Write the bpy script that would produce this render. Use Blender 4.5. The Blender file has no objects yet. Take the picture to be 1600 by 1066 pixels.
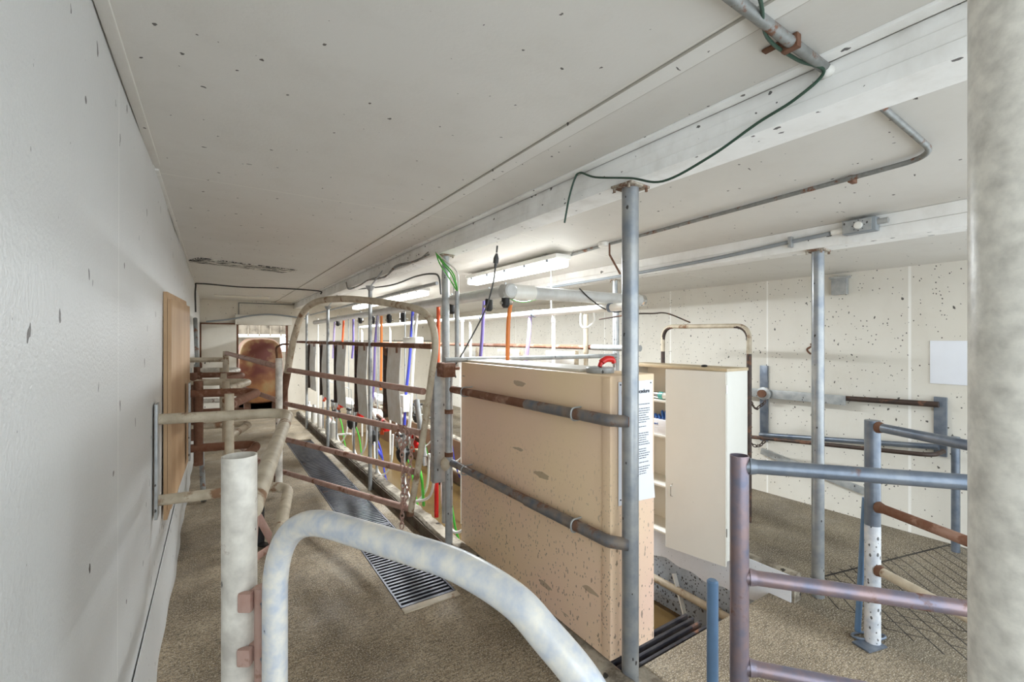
import bpy, bmesh, math, random
from mathutils import Vector, Matrix
random.seed(7)
scene = bpy.context.scene
C = scene.collection
PI = math.pi

# ------------------------------------------------------------------ camera, world, exposure
YAW = math.radians(33.2); F = 711.0; HZ = 530.0; CAMZ = 1.85
CS, SN = math.cos(YAW), math.sin(YAW)
cam = bpy.data.cameras.new('camera'); camo = bpy.data.objects.new('camera', cam); C.objects.link(camo)
cam.sensor_width = 36; cam.lens = F / 1600 * 36; cam.clip_start = 0.02; cam.shift_y = -3 / 1600
camo.location = (0, 0, CAMZ); camo.rotation_euler = (PI / 2, 0, -YAW)
scene.camera = camo
w = bpy.data.worlds.new('sky'); scene.world = w; w.use_nodes = True
w.node_tree.nodes['Background'].inputs[0].default_value = (0.82, 0.92, 1.0, 1)
w.node_tree.nodes['Background'].inputs[1].default_value = 2.3
scene.view_settings.view_transform = 'Standard'; scene.view_settings.look = 'None'
scene.view_settings.exposure = 0.68; scene.view_settings.gamma = 1
scene.view_settings.use_curve_mapping = False
LAMP_W = 24.0
scene.cycles.diffuse_bounces = 7; scene.cycles.max_bounces = 10

# ------------------------------------------------------------------ image -> world helpers
def at_d(px, py, d):
    r = (px - 800) / F * d
    return Vector((r * CS + d * SN, d * CS - r * SN, CAMZ - (py - HZ) / F * d))
def at_x(px, py, X):
    k = (px - 800) / F
    return at_d(px, py, X / (k * CS + SN))
def at_y(px, py, Y):
    k = (px - 800) / F
    return at_d(px, py, Y / (CS - k * SN))
def at_z(px, py, z):
    return at_d(px, py, (CAMZ - z) * F / (py - HZ))
def at_plane(px, py, A, B):           # vertical plane through A and B
    A = Vector(A); B = Vector(B)
    n = Vector((-(B - A).y, (B - A).x, 0))
    q = at_d(px, py, 1.0); c = Vector((0, 0, CAMZ)); v = q - c
    t = n.dot(A - c) / n.dot(v)
    return c + v * t

# ------------------------------------------------------------------ materials
def lin(h):
    h = h.lstrip('#'); o = []
    for i in (0, 2, 4):
        c = int(h[i:i+2], 16) / 255
        o.append(c / 12.92 if c <= 0.04045 else ((c + 0.055) / 1.055) ** 2.4)
    return (*o, 1)
MC = {}
class NT:
    def __init__(s, name):
        s.m = bpy.data.materials.new(name); s.m.use_nodes = True
        s.t = s.m.node_tree; s.b = s.t.nodes['Principled BSDF']; s.out = s.t.nodes['Material Output']
        s.co = s.n('ShaderNodeTexCoord').outputs['Object']
    def n(s, typ, **k):
        x = s.t.nodes.new(typ)
        for a, v in k.items(): setattr(x, a, v)
        return x
    def l(s, a, b): s.t.links.new(a, b)
    def setin(s, sock, v):
        if isinstance(v, (int, float, tuple)): sock.default_value = v
        else: s.l(v, sock)
    def math(s, op, a, b=0.0, clamp=False):
        x = s.n('ShaderNodeMath', operation=op); x.use_clamp = clamp
        s.setin(x.inputs[0], a); s.setin(x.inputs[1], b); return x.outputs[0]
    def scaled(s, sc=(1,1,1), rot=(0,0,0), co=None):
        x = s.n('ShaderNodeMapping'); x.inputs['Scale'].default_value = sc; x.inputs['Rotation'].default_value = rot
        s.l(co or s.co, x.inputs[0]); return x.outputs[0]
    def noise(s, scale, detail=3, rough=0.55, co=None, dist=0.0):
        x = s.n('ShaderNodeTexNoise'); x.inputs['Scale'].default_value = scale
        x.inputs['Detail'].default_value = detail; x.inputs['Roughness'].default_value = rough
        x.inputs['Distortion'].default_value = dist
        s.l(co or s.co, x.inputs['Vector']); return x.outputs['Fac']
    def ramp(s, f, lo, hi):
        x = s.n('ShaderNodeMapRange'); x.inputs['From Min'].default_value = lo; x.inputs['From Max'].default_value = hi
        s.l(f, x.inputs['Value']); return x.outputs[0]
    def mix(s, f, a, b):
        x = s.n('ShaderNodeMix', data_type='RGBA')
        s.setin(x.inputs[0], f); s.setin(x.inputs[6], a); s.setin(x.inputs[7], b); return x.outputs[2]
    def specks(s, scale, density, rmax, stretch=(1,1,1), seed=0.0):
        co = s.n('ShaderNodeVectorMath', operation='ADD'); s.l(s.scaled(stretch), co.inputs[0]); co.inputs[1].default_value = (seed, seed*1.7, seed*.6)
        nz = s.n('ShaderNodeTexNoise'); nz.inputs['Scale'].default_value = scale * 3.5; nz.inputs['Detail'].default_value = 2
        s.l(co.outputs[0], nz.inputs['Vector'])
        v0 = s.n('ShaderNodeVectorMath', operation='MULTIPLY_ADD')
        s.l(nz.outputs['Color'], v0.inputs[0]); k = 0.35 / scale; v0.inputs[1].default_value = (k, k, k); s.l(co.outputs[0], v0.inputs[2])
        v = s.n('ShaderNodeTexVoronoi'); v.inputs['Scale'].default_value = scale; s.l(v0.outputs[0], v.inputs['Vector'])
        sep = s.n('ShaderNodeSeparateColor'); s.l(v.outputs['Color'], sep.inputs[0])
        g = s.math('SUBTRACT', sep.outputs[0], 1 - density); g = s.math('MULTIPLY', g, rmax / density)
        return s.math('LESS_THAN', v.outputs['Distance'], g)
    def line(s, axis, pos, half, period=None):
        sp = s.n('ShaderNodeSeparateXYZ'); s.l(s.co, sp.inputs[0]); v = sp.outputs[axis]
        v = s.math('SUBTRACT', v, pos)
        if period: v = s.math('PINGPONG', v, period / 2)
        v = s.math('ABSOLUTE', v)
        return s.math('LESS_THAN', v, half)
    def bump(s, h, strength=0.3, dist=0.01):
        x = s.n('ShaderNodeBump'); x.inputs['Strength'].default_value = strength; x.inputs['Distance'].default_value = dist
        s.l(h, x.inputs['Height']); s.l(x.outputs[0], s.b.inputs['Normal'])
    def done(s, col, rough=0.5, metal=0.0):
        s.setin(s.b.inputs['Base Color'], col); s.setin(s.b.inputs['Roughness'], rough); s.setin(s.b.inputs['Metallic'], metal)
        return s.m

def plain(name, h, rough=0.45, metal=0.0, dirt=0.15, dcol='5a4c3c', sc=14):
    if name in MC: return MC[name]
    t = NT(name); f = t.ramp(t.noise(sc, 4), 0.45, 0.8); f = t.math('MULTIPLY', f, dirt)
    MC[name] = t.done(t.mix(f, lin(h), lin(dcol)), rough, metal); return MC[name]

def painted(name, h, rough=0.5, sp=(), grime=0.12, gcol='8a7d68', seams=(), bump=0.15, bs=60, spcol='2a211b'):
    t = NT(name)
    f = t.math('MULTIPLY', t.ramp(t.noise(0.9, 5, 0.6), 0.42, 0.75), grime)
    c = t.mix(f, lin(h), lin(gcol))
    f2 = t.math('MULTIPLY', t.ramp(t.noise(5, 5, 0.65, t.scaled((1, 1, .5))), 0.5, 0.8), grime * .7)
    c = t.mix(f2, c, lin(gcol))
    for (ax, pos, half, per, col) in seams: c = t.mix(t.line(ax, pos, half, per), c, lin(col))
    for i, (s, d, r, st) in enumerate(sp):
        k = t.specks(s, d, r, st, 3.3 * i + .7); c = t.mix(t.math('MULTIPLY', k, .88), c, lin(spcol))
    t.bump(t.noise(bs, 3), bump, 0.004)
    m = t.done(c, rough); MC[name] = m; return m

def pipe_mat(name, base, rust='6b3a22', amount=0.3, rough=0.42, metal=0.0, base2=None, sc=6, spk=0.0, zbias=0.0):
    """painted or galvanised tube with rust that breaks out in patches"""
    t = NT(name)
    n1 = t.noise(sc, 6, 0.68); lo = 0.72 - amount * 0.5
    f = t.ramp(n1, lo, lo + 0.07)
    b = t.mix(t.ramp(t.noise(sc * 2.5, 4), 0.35, 0.7), lin(base), lin(base2 or base))
    rn = t.mix(t.noise(30, 3), lin(rust), lin('80604c'))
    c = t.mix(f, b, rn)
    if spk:
        c = t.mix(t.math('MULTIPLY', t.specks(55, spk, .4, (1, 1, .6)), .85), c, lin('2b241f'))
    mt = t.math('MULTIPLY', t.math('SUBTRACT', 1.0, f), metal)
    t.bump(t.noise(40, 4), 0.25, 0.004)
    m = t.done(c, t.math('ADD', t.math('MULTIPLY', f, 0.3), rough, True), mt); MC[name] = m; return m

WS = [(3.6, .8, .055, (1, 1, .7)), (8, .85, .10, (1, 1, .6)), (20, .6, .15, (1, 1, .6))]
M = {}
M['wall_left'] = painted('left wall panel', 'd2d2d0', .38, WS, .15, 'b3afa8',
                         [(1, 2.14, .0035, 2.44, 'efeeea')], bump=.5, bs=90)
M['wall_right'] = painted('right wall panel', 'e0dbd0', .38, WS[:2] + [(15, .35, .14, (1, 1, .8)), (34, .25, .2, (1, 1, .8))], .25, 'b5a891',
                          [(1, 1.56, .011, 1.365*2, 'f2efe8'), (1, 2.9, .009, 1.365*2, 'f2efe8')], bump=.2)
M['wall_far'] = painted('far wall panel', 'ddd5c6', .5, WS, .25, 'a5977f', bump=.2)
CSP = [(3.0, .7, .05, (1, .7, 1)), (7, .6, .08, (.7, 1.5, 1)), (18, .4, .15, (1, 1, 1))]
M['ceiling'] = painted('ceiling panel', 'dcd9d3', .5, CSP, .25, 'b8b1a5',
                       [(1, 3.28, .005, 2.44*2, 'e9e6df'), (0, 1.30, .003, None, 'b3aea3'), (0, 1.385, .004, None, 'aaa499'),
                        (0, 1.293, .005, None, 'ece9e2')], bump=.2)
M['beam'] = painted('white beam paint', 'f8f7f4', .5, [(7, .7, .13, (1.6, .6, 1)), (18, .6, .2, (1, .7, 1))], .45, 'a89f90',
                    bump=.4, bs=40)
M['far_board'] = painted('white door paint', 'e4dfd4', .5, WS[:2], .2, 'a89a82')

def floor_mat(c1='806d52', c2='c0ae92', nm='worn concrete'):
    t = NT(nm)
    a = t.mix(t.ramp(t.noise(1.1, 6, .68), .38, .66), lin(c1), lin(c2))
    a = t.mix(t.math('MULTIPLY', t.ramp(t.noise(7, 5, .7, None, 1.2), .5, .7), .5), a, lin('65573f'))
    a = t.mix(t.math('MULTIPLY', t.ramp(t.noise(55, 4, .8), .48, .58), .8), a, lin('574a3a'))
    a = t.mix(t.math('MULTIPLY', t.ramp(t.noise(120, 3, .7), .53, .60), .7), a, lin('d8cdbb'))
    sp = t.n('ShaderNodeSeparateXYZ'); t.l(t.co, sp.inputs[0]); X, Y = sp.outputs[0], sp.outputs[1]
    # cut tread grooves at the foot of the right hand lane
    d1 = t.math('MULTIPLY', t.math('ADD', t.math('MULTIPLY', X, -.707), t.math('MULTIPLY', Y, .707)), 1)
    w_ = t.math('MULTIPLY', t.noise(2.5, 2), .03)
    g1 = t.math('LESS_THAN', t.math('PINGPONG', t.math('ADD', d1, w_), .048), .0045)
    d2 = t.math('ADD', t.math('MULTIPLY', X, .90), t.math('MULTIPLY', Y, .44))
    g2 = t.math('LESS_THAN', t.math('PINGPONG', t.math('ADD', d2, w_), .055), .004)
    edge = t.math('ADD', t.math('MULTIPLY', X, .2366), Y)       # = 2.578 on the joint line
    reg = t.math('LESS_THAN', edge, 2.62); regx = t.math('GREATER_THAN', X, 3.58)
    reg = t.math('MULTIPLY', reg, regx)
    g = t.math('MULTIPLY', t.math('MAXIMUM', g1, t.math('MULTIPLY', g2, t.math('GREATER_THAN', t.noise(1.4, 1), .5))), reg)
    j = t.math('MULTIPLY', t.math('LESS_THAN', t.math('ABSOLUTE', t.math('SUBTRACT', edge, 2.578)), .010), t.math('GREATER_THAN', X, 3.5))
    g = t.math('MAXIMUM', g, j)
    a = t.mix(g, a, lin('17130f'))
    # broom strokes on the near slab
    br = t.noise(14, 4, .6, t.scaled((1, 14, 1), (0, 0, .6)))
    a = t.mix(t.math('MULTIPLY', t.ramp(br, .48, .62), .6), a, lin('4d4234'))
    t.bump(t.math('ADD', t.noise(120, 3), t.math('MULTIPLY', br, .8)), .45, .006)
    return t.done(a, t.math('ADD', t.ramp(t.noise(2, 3), .3, .8), .38, True))
M['floor'] = floor_mat('75654c', 'bca98c')
M['floor_mid'] = floor_mat('6c5e49', 'a39379', 'broomed concrete')
M['floor_wet'] = floor_mat('5d5342', '90836a', 'wet dung stained concrete')
def lane_mat():
    t = NT('manure stained concrete')
    a = t.mix(t.ramp(t.noise(1.4, 5, .6, t.scaled((1.5, .6, 1))), .35, .7), lin('75634a'), lin('b09a79'))
    a = t.mix(t.math('MULTIPLY', t.ramp(t.noise(9, 5, .7, t.scaled((.5, 2.2, 1), (0, 0, .3))), .5, .75), .6), a, lin('4d4134'))
    t.bump(t.noise(40, 4), .3, .006)
    return t.done(a, .5)
M['lane'] = lane_mat()
M['pit_brown'] = plain('stained brown pit wall', '6b4a32', .5, 0, .6, '2e1e14', 4)
M['pit_floor'] = plain('yellow brown wet floor', '604b2a', .2, 0, .6, '3a2b16', 2.5)
def curb_mat(name, base, sp=.5):
    t = NT(name)
    a = t.mix(t.ramp(t.noise(5, 5, .7), .4, .6), lin(base), lin('6a5f50'))
    a = t.mix(t.math('MULTIPLY', t.specks(16, sp, .35), .9), a, lin('1e1a16'))
    t.bump(t.noise(24, 6, .75), .8, .02)
    return t.done(a, .75)
M['curb'] = curb_mat('chipped concrete curb', 'b8ae9c', .4)
M['curb_dark'] = curb_mat('dark brown curb face', '4a3626', .6)
M['curb_white'] = painted('splashed white kerb paint', 'eceff5', .5, [(13, .6, .2, (1, 1, 1)), (32, .7, .28, (1, 1, .8))], .2, '8b8a86', bump=.5, bs=30)
M['pit_wall'] = painted('blue grey wet pit wall', 'bcc5d0', .4, [(18, .6, .28, (1, 1, .8)), (45, .8, .4, (1, 1, .8))], .6, '5d6268', bump=.6, bs=30)
def box_mat():
    t = NT('peach painted plywood')
    a = t.mix(t.ramp(t.noise(.8, 3), .35, .7), lin('efd3ac'), lin('efcab6'))  # tan and pink tints of the mixed lighting, painted into the base
    a = t.mix(t.math('MULTIPLY', t.specks(14, .7, .15, (1, .8, .5), 1.3), .7), a, lin('6a5c46'))
    a = t.mix(t.math('MULTIPLY', t.specks(5, .5, .17, (1, .4, 1.6), 4.1), .55), a, lin('77694f'))
    sp = t.n('ShaderNodeSeparateXYZ'); t.l(t.co, sp.inputs[0])
    low = t.ramp(sp.outputs[2], 1.15, .3)            # the cows splash the lower half: many more flecks there
    s2 = t.math('MULTIPLY', t.specks(34, .85, .27, (1, 1.2, .4), 2.2), low)
    s3 = t.math('MULTIPLY', t.specks(65, .8, .34, (1, 1, .7), 5.2), low)
    a = t.mix(t.math('MULTIPLY', t.math('MAXIMUM', s2, s3), .62), a, lin('4c4136'))
    t.bump(t.noise(60, 3), .2, .004)
    return t.done(a, .45)
M['box'] = box_mat()
M['cabinet'] = painted('white cabinet board', 'e6e3da', .35, [(7, .35, .055, (1, 1, 1)), (18, .15, .08, (1, 1, 1))], .1, 'b5ac98', bump=.08)
M['cabinet_top'] = plain('tan board edge', 'c9b594', .5)
M['galv'] = pipe_mat('galvanised tube', 'b4b5b3', amount=.05, rough=.4, metal=.25, base2='979a9b', spk=.12)
M['galv_dark'] = pipe_mat('worn steel tube with painted sheen', '7f868f', amount=.12, rough=.32, metal=.45, base2='5d6878', sc=4)  # blue daylight reflections are painted into both steel tones
M['steel_post'] = pipe_mat('polished galvanised post with painted sheen', 'a9a9a7', amount=.10, rough=.3, metal=.4, base2='7f868e', sc=3, spk=.05)  # second tone paints in the bluish reflections on the posts
M['white_pipe'] = pipe_mat('whitewashed tube', 'e2dcd0', amount=.2, rough=.38, base2='b5aea4', sc=6, spk=.08)
M['near_gate'] = pipe_mat('scuffed pale tube with painted sky tint', 'e4dfd4', amount=.05, rough=.3, base2='b9c0cc', sc=11, metal=.15, spk=.05)  # bluish second tone paints in the tint of the outdoor light
M['big_pipe'] = pipe_mat('mottled pale paint', 'e8e3d8', amount=.05, rough=.35, base2='c4bfb5', sc=22)
M['speckled'] = pipe_mat('speckled white paint', 'dedede', amount=.12, rough=.38, base2='b4bac4', sc=6, spk=.9)
M['flange'] = pipe_mat('dirty welded plate', 'b3a999', rust='5e4234', amount=.5, rough=.7, base2='8a7f70', sc=14)
M['guard'] = pipe_mat('worn brown grey tube', '8f8378', amount=.4, rough=.4, metal=.35, base2='626a76', sc=5, rust='6e4c3a')
M['tan_pipe'] = pipe_mat('dusty whitewashed tube', 'cabda6', amount=.3, rough=.5, base2='ae9f88', sc=5, rust='8c6a49')
M['rust_pipe'] = pipe_mat('rusty tube', '9c7a66', amount=.62, rough=.6, base2='8a6250', sc=4)
M['rust'] = pipe_mat('rust', '745040', amount=.7, rough=.75, base2='876352', sc=8, rust='573322')
M['gate_rail'] = pipe_mat('red oxide rail', 'ab8678', amount=.3, rough=.55, base2='b5978a', sc=6, rust='7a452c')
M['pink_rail'] = pipe_mat('purple brown worn tube', '9a8484', amount=.25, rough=.36, base2='77788a', sc=5, metal=.5)
M['dark_rail'] = pipe_mat('dark brown bar', '4c3c34', amount=.35, rough=.5, base2='3c322e', sc=6, rust='5c3624', metal=.3)
M['blue_pipe'] = plain('blue grey plastic tube', '6686a8', .35, 0, .2)
M['pvc'] = plain('grey plastic line', 'c9c8c4', .35, 0, .35, '8b8274', 9)
M['pvc_white'] = plain('white plastic line', 'ebe8e0', .3, 0, .25, 'a3977f', 6)
M['conduit'] = pipe_mat('grey conduit', '8f908d', amount=.34, rough=.5, base2='7c7d7a', sc=13, metal=.3)
M['conduit_grey'] = plain('light grey conduit', '8f9599', .4, 0, .15)
M['black'] = plain('black rubber', '1c1b1b', .5, 0, .2)
M['dkgrey'] = plain('dark grey cable', '4a4a48', .5)
M['green_cord'] = plain('dark green cord', '2d4a3b', .45)
M['green'] = plain('green hose', '4fb83a', .35, 0, .05)
M['blue'] = plain('blue hose', '4a53c8', .35, 0, .05)
M['violet'] = plain('violet hose', '7d6fb0', .4, 0, .1)
M['lilac'] = plain('lilac hose', 'a898bf', .4, 0, .1)
M['orange'] = plain('orange hose', 'e08038', .4, 0, .1)
M['redorange'] = plain('red orange hose', 'dd5a2c', .4, 0, .05)
M['red'] = plain('red plastic', 'd8231f', .3, 0, .03)
M['white'] = plain('white plastic', 'e8e6df', .35, 0, .1)
M['teal'] = plain('teal plastic', '4fa59b', .35)
M['chrome'] = plain('chrome', 'd8d8d6', .15, 1.0, .05)
M['panel'] = pipe_mat('dull stainless sheet', 'ebebe7', amount=.02, rough=.4, metal=.0, base2='d8d3c6', sc=3)
M['mesh_dark'] = pipe_mat('dark grate steel', '4c4a4e', amount=.2, rough=.35, metal=.5, base2='30303a', sc=5)
M['paper'] = plain('white paper', 'eef0f6', .6, 0, .02)
M['ink'] = plain('ink', '3a3c44', .7, 0, 0)
M['blueink'] = plain('blue ink', '2f62a8', .6, 0, 0)
M['wood_old'] = plain('old grey board', '9b8d7b', .8, 0, .85, '33261d', 5)
M['ledge'] = plain('dusty shelf board', 'd9d4c6', .6, 0, .3)
def ply():
    t = NT('plywood')
    n = t.noise(3, 5, .6, t.scaled((1, 1, .22)), .6)
    a = t.mix(t.ramp(n, .3, .7), lin('c9a983'), lin('a98460'))
    a = t.mix(t.math('MULTIPLY', t.specks(3.2, .2, .12, (1, 1, .5)), .8), a, lin('4c3424'))
    return t.done(a, .6)
M['plywood'] = ply()
def tank_mat():
    t = NT('rust streaked tank')
    a = t.mix(t.ramp(t.noise(1.3, 3, .5), .38, .62), lin('5a2415'), lin('93643a'))
    a = t.mix(t.ramp(t.noise(2.6, 4, .6), .5, .72), a, lin('8f7a52'))
    return t.done(a, .6, .1)
M['tank'] = tank_mat()
def mold_mat():
    t = NT('peeling blackened strip')
    n = t.noise(5, 6, .8, t.scaled((1, 3.5, 1)))
    return t.done(t.mix(t.ramp(n, .47, .52), lin('e6e1d6'), lin('151312')), .8)
M['mold'] = mold_mat()
t = NT('lit tube diffuser'); t.b.inputs['Emission Color'].default_value = (1, .98, .94, 1); t.b.inputs['Emission Strength'].default_value = 3.0
M['lit'] = t.done((.9, .9, .88, 1), .3)

# ------------------------------------------------------------------ mesh builder
def fillet(pts, r, n=7):
    pts = [Vector(p) for p in pts]; out = [pts[0]]
    for i in range(1, len(pts) - 1):
        a, b, c = pts[i-1], pts[i], pts[i+1]
        u = (a - b); v = (c - b); lu, lv = u.length, v.length
        u.normalize(); v.normalize(); k = min(r, lu * .49, lv * .49)
        p0, p1 = b + u * k, b + v * k
        for j in range(n + 1):
            s = j / n; out.append(p0 * (1-s)**2 + b * 2*s*(1-s) + p1 * s*s)
    out.append(pts[-1]); return out
def spline(pts, n=8):
    pts = [Vector(p) for p in pts]; q = [2*pts[0]-pts[1]] + pts + [2*pts[-1]-pts[-2]]; out = []
    for i in range(1, len(q) - 2):
        a, b, c, d = q[i-1:i+3]
        for j in range(n):
            s = j / n
            out.append(.5 * ((2*b) + (c-a)*s + (2*a-5*b+4*c-d)*s*s + (3*b-a-3*c+d)*s**3))
    out.append(pts[-1]); return out

class MB:
    def __init__(s): s.bm = bmesh.new()
    def tube(s, pts, r, seg=12, cap=True, hollow=False):
        pts = [Vector(p) for p in pts]
        P = [pts[0]]
        for p in pts[1:]:
            if (p - P[-1]).length > 1e-5: P.append(p)
        pts = P; n = len(pts); rings = []; prev = None
        for i, p in enumerate(pts):
            t = (pts[min(i+1, n-1)] - pts[max(i-1, 0)]).normalized()
            if prev is None:
                u = t.orthogonal().normalized()
            else:
                u = (prev - t * prev.dot(t)).normalized()
            prev = u; v = t.cross(u)
            rr = r[i] if isinstance(r, (list, tuple)) else r
            rings.append([s.bm.verts.new(p + (u * math.cos(2*PI*k/seg) + v * math.sin(2*PI*k/seg)) * rr) for k in range(seg)])
        for a, b in zip(rings, rings[1:]):
            for k in range(seg): s.bm.faces.new((a[k], a[(k+1) % seg], b[(k+1) % seg], b[k]))
        if cap:
            s.bm.faces.new(rings[0][::-1]); s.bm.faces.new(rings[-1])
        return s
    def pipe_open(s, a, b, r, wall=.004, seg=32):      # upright tube with an open top
        a = Vector(a); b = Vector(b)
        prof = [(r, a), (r, b), (r - wall, b), (r - wall, b + (a-b).normalized() * .15)]
        t = (b - a).normalized(); u = t.orthogonal().normalized(); v = t.cross(u); R = []
        for rr, p in prof: R.append([s.bm.verts.new(p + (u*math.cos(2*PI*k/seg)+v*math.sin(2*PI*k/seg))*rr) for k in range(seg)])
        for x, y in zip(R, R[1:]):
            for k in range(seg): s.bm.faces.new((x[k], x[(k+1) % seg], y[(k+1) % seg], y[k]))
        s.bm.faces.new(R[-1]); s.bm.faces.new(R[0][::-1]); return s
    def rod(s, a, b, r, seg=12): return s.tube([a, b], r, seg)
    def box(s, lo, hi, bev=0.0):
        c = [(lo[i] + hi[i]) / 2 for i in range(3)]; d = [abs(hi[i] - lo[i]) for i in range(3)]
        return s.obox(c, d, Matrix.Identity(3), bev)
    def obox(s, c, d, rot, bev=0.0):
        if not isinstance(rot, Matrix): rot = Matrix.Rotation(rot, 3, 'Z')
        r = bmesh.ops.create_cube(s.bm, size=1.0); vs = r['verts']
        for v in vs: v.co = rot @ Vector((v.co.x * d[0], v.co.y * d[1], v.co.z * d[2])) + Vector(c)
        if bev:
            es = list({e for v in vs for e in v.link_edges})
            bmesh.ops.bevel(s.bm, geom=es, offset=bev, segments=2, profile=.6, affect='EDGES')
        return s
    def bar(s, a, b, wd, ht, up=(0, 0, 1)):            # flat bar from a to b
        a = Vector(a); b = Vector(b); x = (b - a); L = x.length; x.normalize()
        z = Vector(up); z = (z - x * z.dot(x)).normalized(); y = z.cross(x)
        return s.obox((a + b) / 2, (L, wd, ht), Matrix((x, y, z)).transposed(), min(wd, ht) * .15)
    def lathe(s, prof, o, seg=24, axis=(0, 0, 1)):
        o = Vector(o); t = Vector(axis).normalized(); u = t.orthogonal().normalized(); v = t.cross(u); R = []
        for (r, h) in prof: R.append([s.bm.verts.new(o + t*h + (u*math.cos(2*PI*k/seg)+v*math.sin(2*PI*k/seg))*max(r, 1e-4)) for k in range(seg)])
        for a, b in zip(R, R[1:]):
            for k in range(seg): s.bm.faces.new((a[k], a[(k+1) % seg], b[(k+1) % seg], b[k]))
        s.bm.faces.new(R[0][::-1]); s.bm.faces.new(R[-1]); return s
    def sphere(s, c, r, sc=(1, 1, 1), seg=16):
        q = bmesh.ops.create_uvsphere(s.bm, u_segments=seg, v_segments=seg//2+2, radius=r)
        for v in q['verts']: v.co = Vector((v.co.x*sc[0], v.co.y*sc[1], v.co.z*sc[2])) + Vector(c)
        return s
    def grid(s, fn, nu, nv, thick=0.0):                # fn(u,v) -> point
        Pt = [[Vector(fn(i/nu, j/nv)) for j in range(nv+1)] for i in range(nu+1)]
        def nrm(i, j):
            a = Pt[min(i+1, nu)][j] - Pt[max(i-1, 0)][j]; c = Pt[i][min(j+1, nv)] - Pt[i][max(j-1, 0)]
            return a.cross(c).normalized()
        V = [[s.bm.verts.new(p) for p in row] for row in Pt]
        W = [[s.bm.verts.new(Pt[i][j] + nrm(i, j) * thick) for j in range(nv+1)] for i in range(nu+1)]
        for i in range(nu):
            for j in range(nv):
                s.bm.faces.new((V[i][j], V[i+1][j], V[i+1][j+1], V[i][j+1]))
                s.bm.faces.new((W[i][j], W[i][j+1], W[i+1][j+1], W[i+1][j]))
        for i in range(nu):
            s.bm.faces.new((V[i][0], W[i][0], W[i+1][0], V[i+1][0])); s.bm.faces.new((V[i+1][nv], W[i+1][nv], W[i][nv], V[i][nv]))
        for j in range(nv):
            s.bm.faces.new((V[0][j+1], W[0][j+1], W[0][j], V[0][j])); s.bm.faces.new((V[nu][j], W[nu][j], W[nu][j+1], V[nu][j+1]))
        return s
    def chain(s, pts, link=.035, r=.0032, seg=8):
        pts = spline(pts, 6); L = [0]
        for a, b in zip(pts, pts[1:]): L.append(L[-1] + (b-a).length)
        n = max(2, int(L[-1] / (link * .72)))
        def at(dd):
            for i in range(len(L)-1):
                if L[i+1] >= dd: k = (dd-L[i])/max(L[i+1]-L[i], 1e-6); return pts[i].lerp(pts[i+1], k), (pts[i+1]-pts[i]).normalized()
            return pts[-1], (pts[-1]-pts[-2]).normalized()
        for i in range(n):
            c, t = at((i + .5) * L[-1] / n); u = t.orthogonal().normalized(); v = t.cross(u)
            side = u if i % 2 else v
            ring = []
            for k in range(12):
                a = 2*PI*k/12; ring.append(c + t * math.cos(a) * link * .5 + side * math.sin(a) * link * .3)
            ring.append(ring[0]); s.tube(ring, r, 6, cap=False)
        return s

BASE = {}
def setp(o, label=None, cat=None, group=None, kind=None):
    if label: o['label'] = label
    if cat: o['category'] = cat
    if group: o['group'] = group
    if kind: o['kind'] = kind
    return o
def thing(name, base, label, cat, group=None):
    o = bpy.data.objects.new(name, None); C.objects.link(o); o.empty_display_size = .1
    o.location = Vector(base); BASE[o] = Vector(base); setp(o, label, cat, group); return o
def link(name, mb, mat, parent=None, base=None, smooth=32, label=None):
    bm = mb.bm; bmesh.ops.recalc_face_normals(bm, faces=bm.faces)
    b = BASE[parent] if parent is not None else Vector(base if base is not None else (0, 0, 0))
    for v in bm.verts: v.co -= b
    me = bpy.data.meshes.new(name); bm.to_mesh(me); bm.free()
    for p in me.polygons: p.use_smooth = True
    me.set_sharp_from_angle(angle=math.radians(smooth))
    me.materials.append(M[mat])
    o = bpy.data.objects.new(name, me); C.objects.link(o)
    if parent is not None: o.parent = parent; BASE[o] = b
    else: o.location = b; BASE[o] = b
    if label: o['label'] = label
    return o
def one(name, mb, mat, label, cat, group=None, base=None, smooth=32):
    if base is None:
        zs = [v.co for v in mb.bm.verts]; n = len(zs)
        base = Vector((sum(v.x for v in zs)/n, sum(v.y for v in zs)/n, min(v.z for v in zs)))
    return setp(link(name, mb, mat, None, base, smooth), label, cat, group)
def struct(name, mb, mat, parent=None):
    o = link(name, mb, mat, parent)
    if parent is None: o['kind'] = 'structure'
    return o
def copy_thing(o, delta, label=None):
    c = o.copy(); C.objects.link(c); c.location = o.location + Vector(delta)
    if label: c['label'] = label
    for ch in list(o.children):
        d = ch.copy(); C.objects.link(d); d.parent = c
        for g in list(ch.children):
            e = g.copy(); C.objects.link(e); e.parent = d
    return c
def text_mesh(name, s, size, mat, parent, org, xdir, up, bold=0.0):
    cu = bpy.data.curves.new(name, 'FONT'); cu.body = s; cu.size = size; cu.offset = bold; cu.extrude = .0004
    o = bpy.data.objects.new(name, cu); C.objects.link(o)
    dg = bpy.context.evaluated_depsgraph_get(); me = bpy.data.meshes.new_from_object(o.evaluated_get(dg))
    bpy.data.objects.remove(o)
    x = Vector(xdir).normalized(); y = Vector(up).normalized(); z = x.cross(y)
    me.transform(Matrix((x, y, z)).transposed().to_4x4()); b = BASE[parent]
    me.transform(Matrix.Translation(Vector(org) - b)); me.materials.clear(); me.materials.append(M[mat])
    q = bpy.data.objects.new(name, me); C.objects.link(q); q.parent = parent; BASE[q] = b; return q

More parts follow.
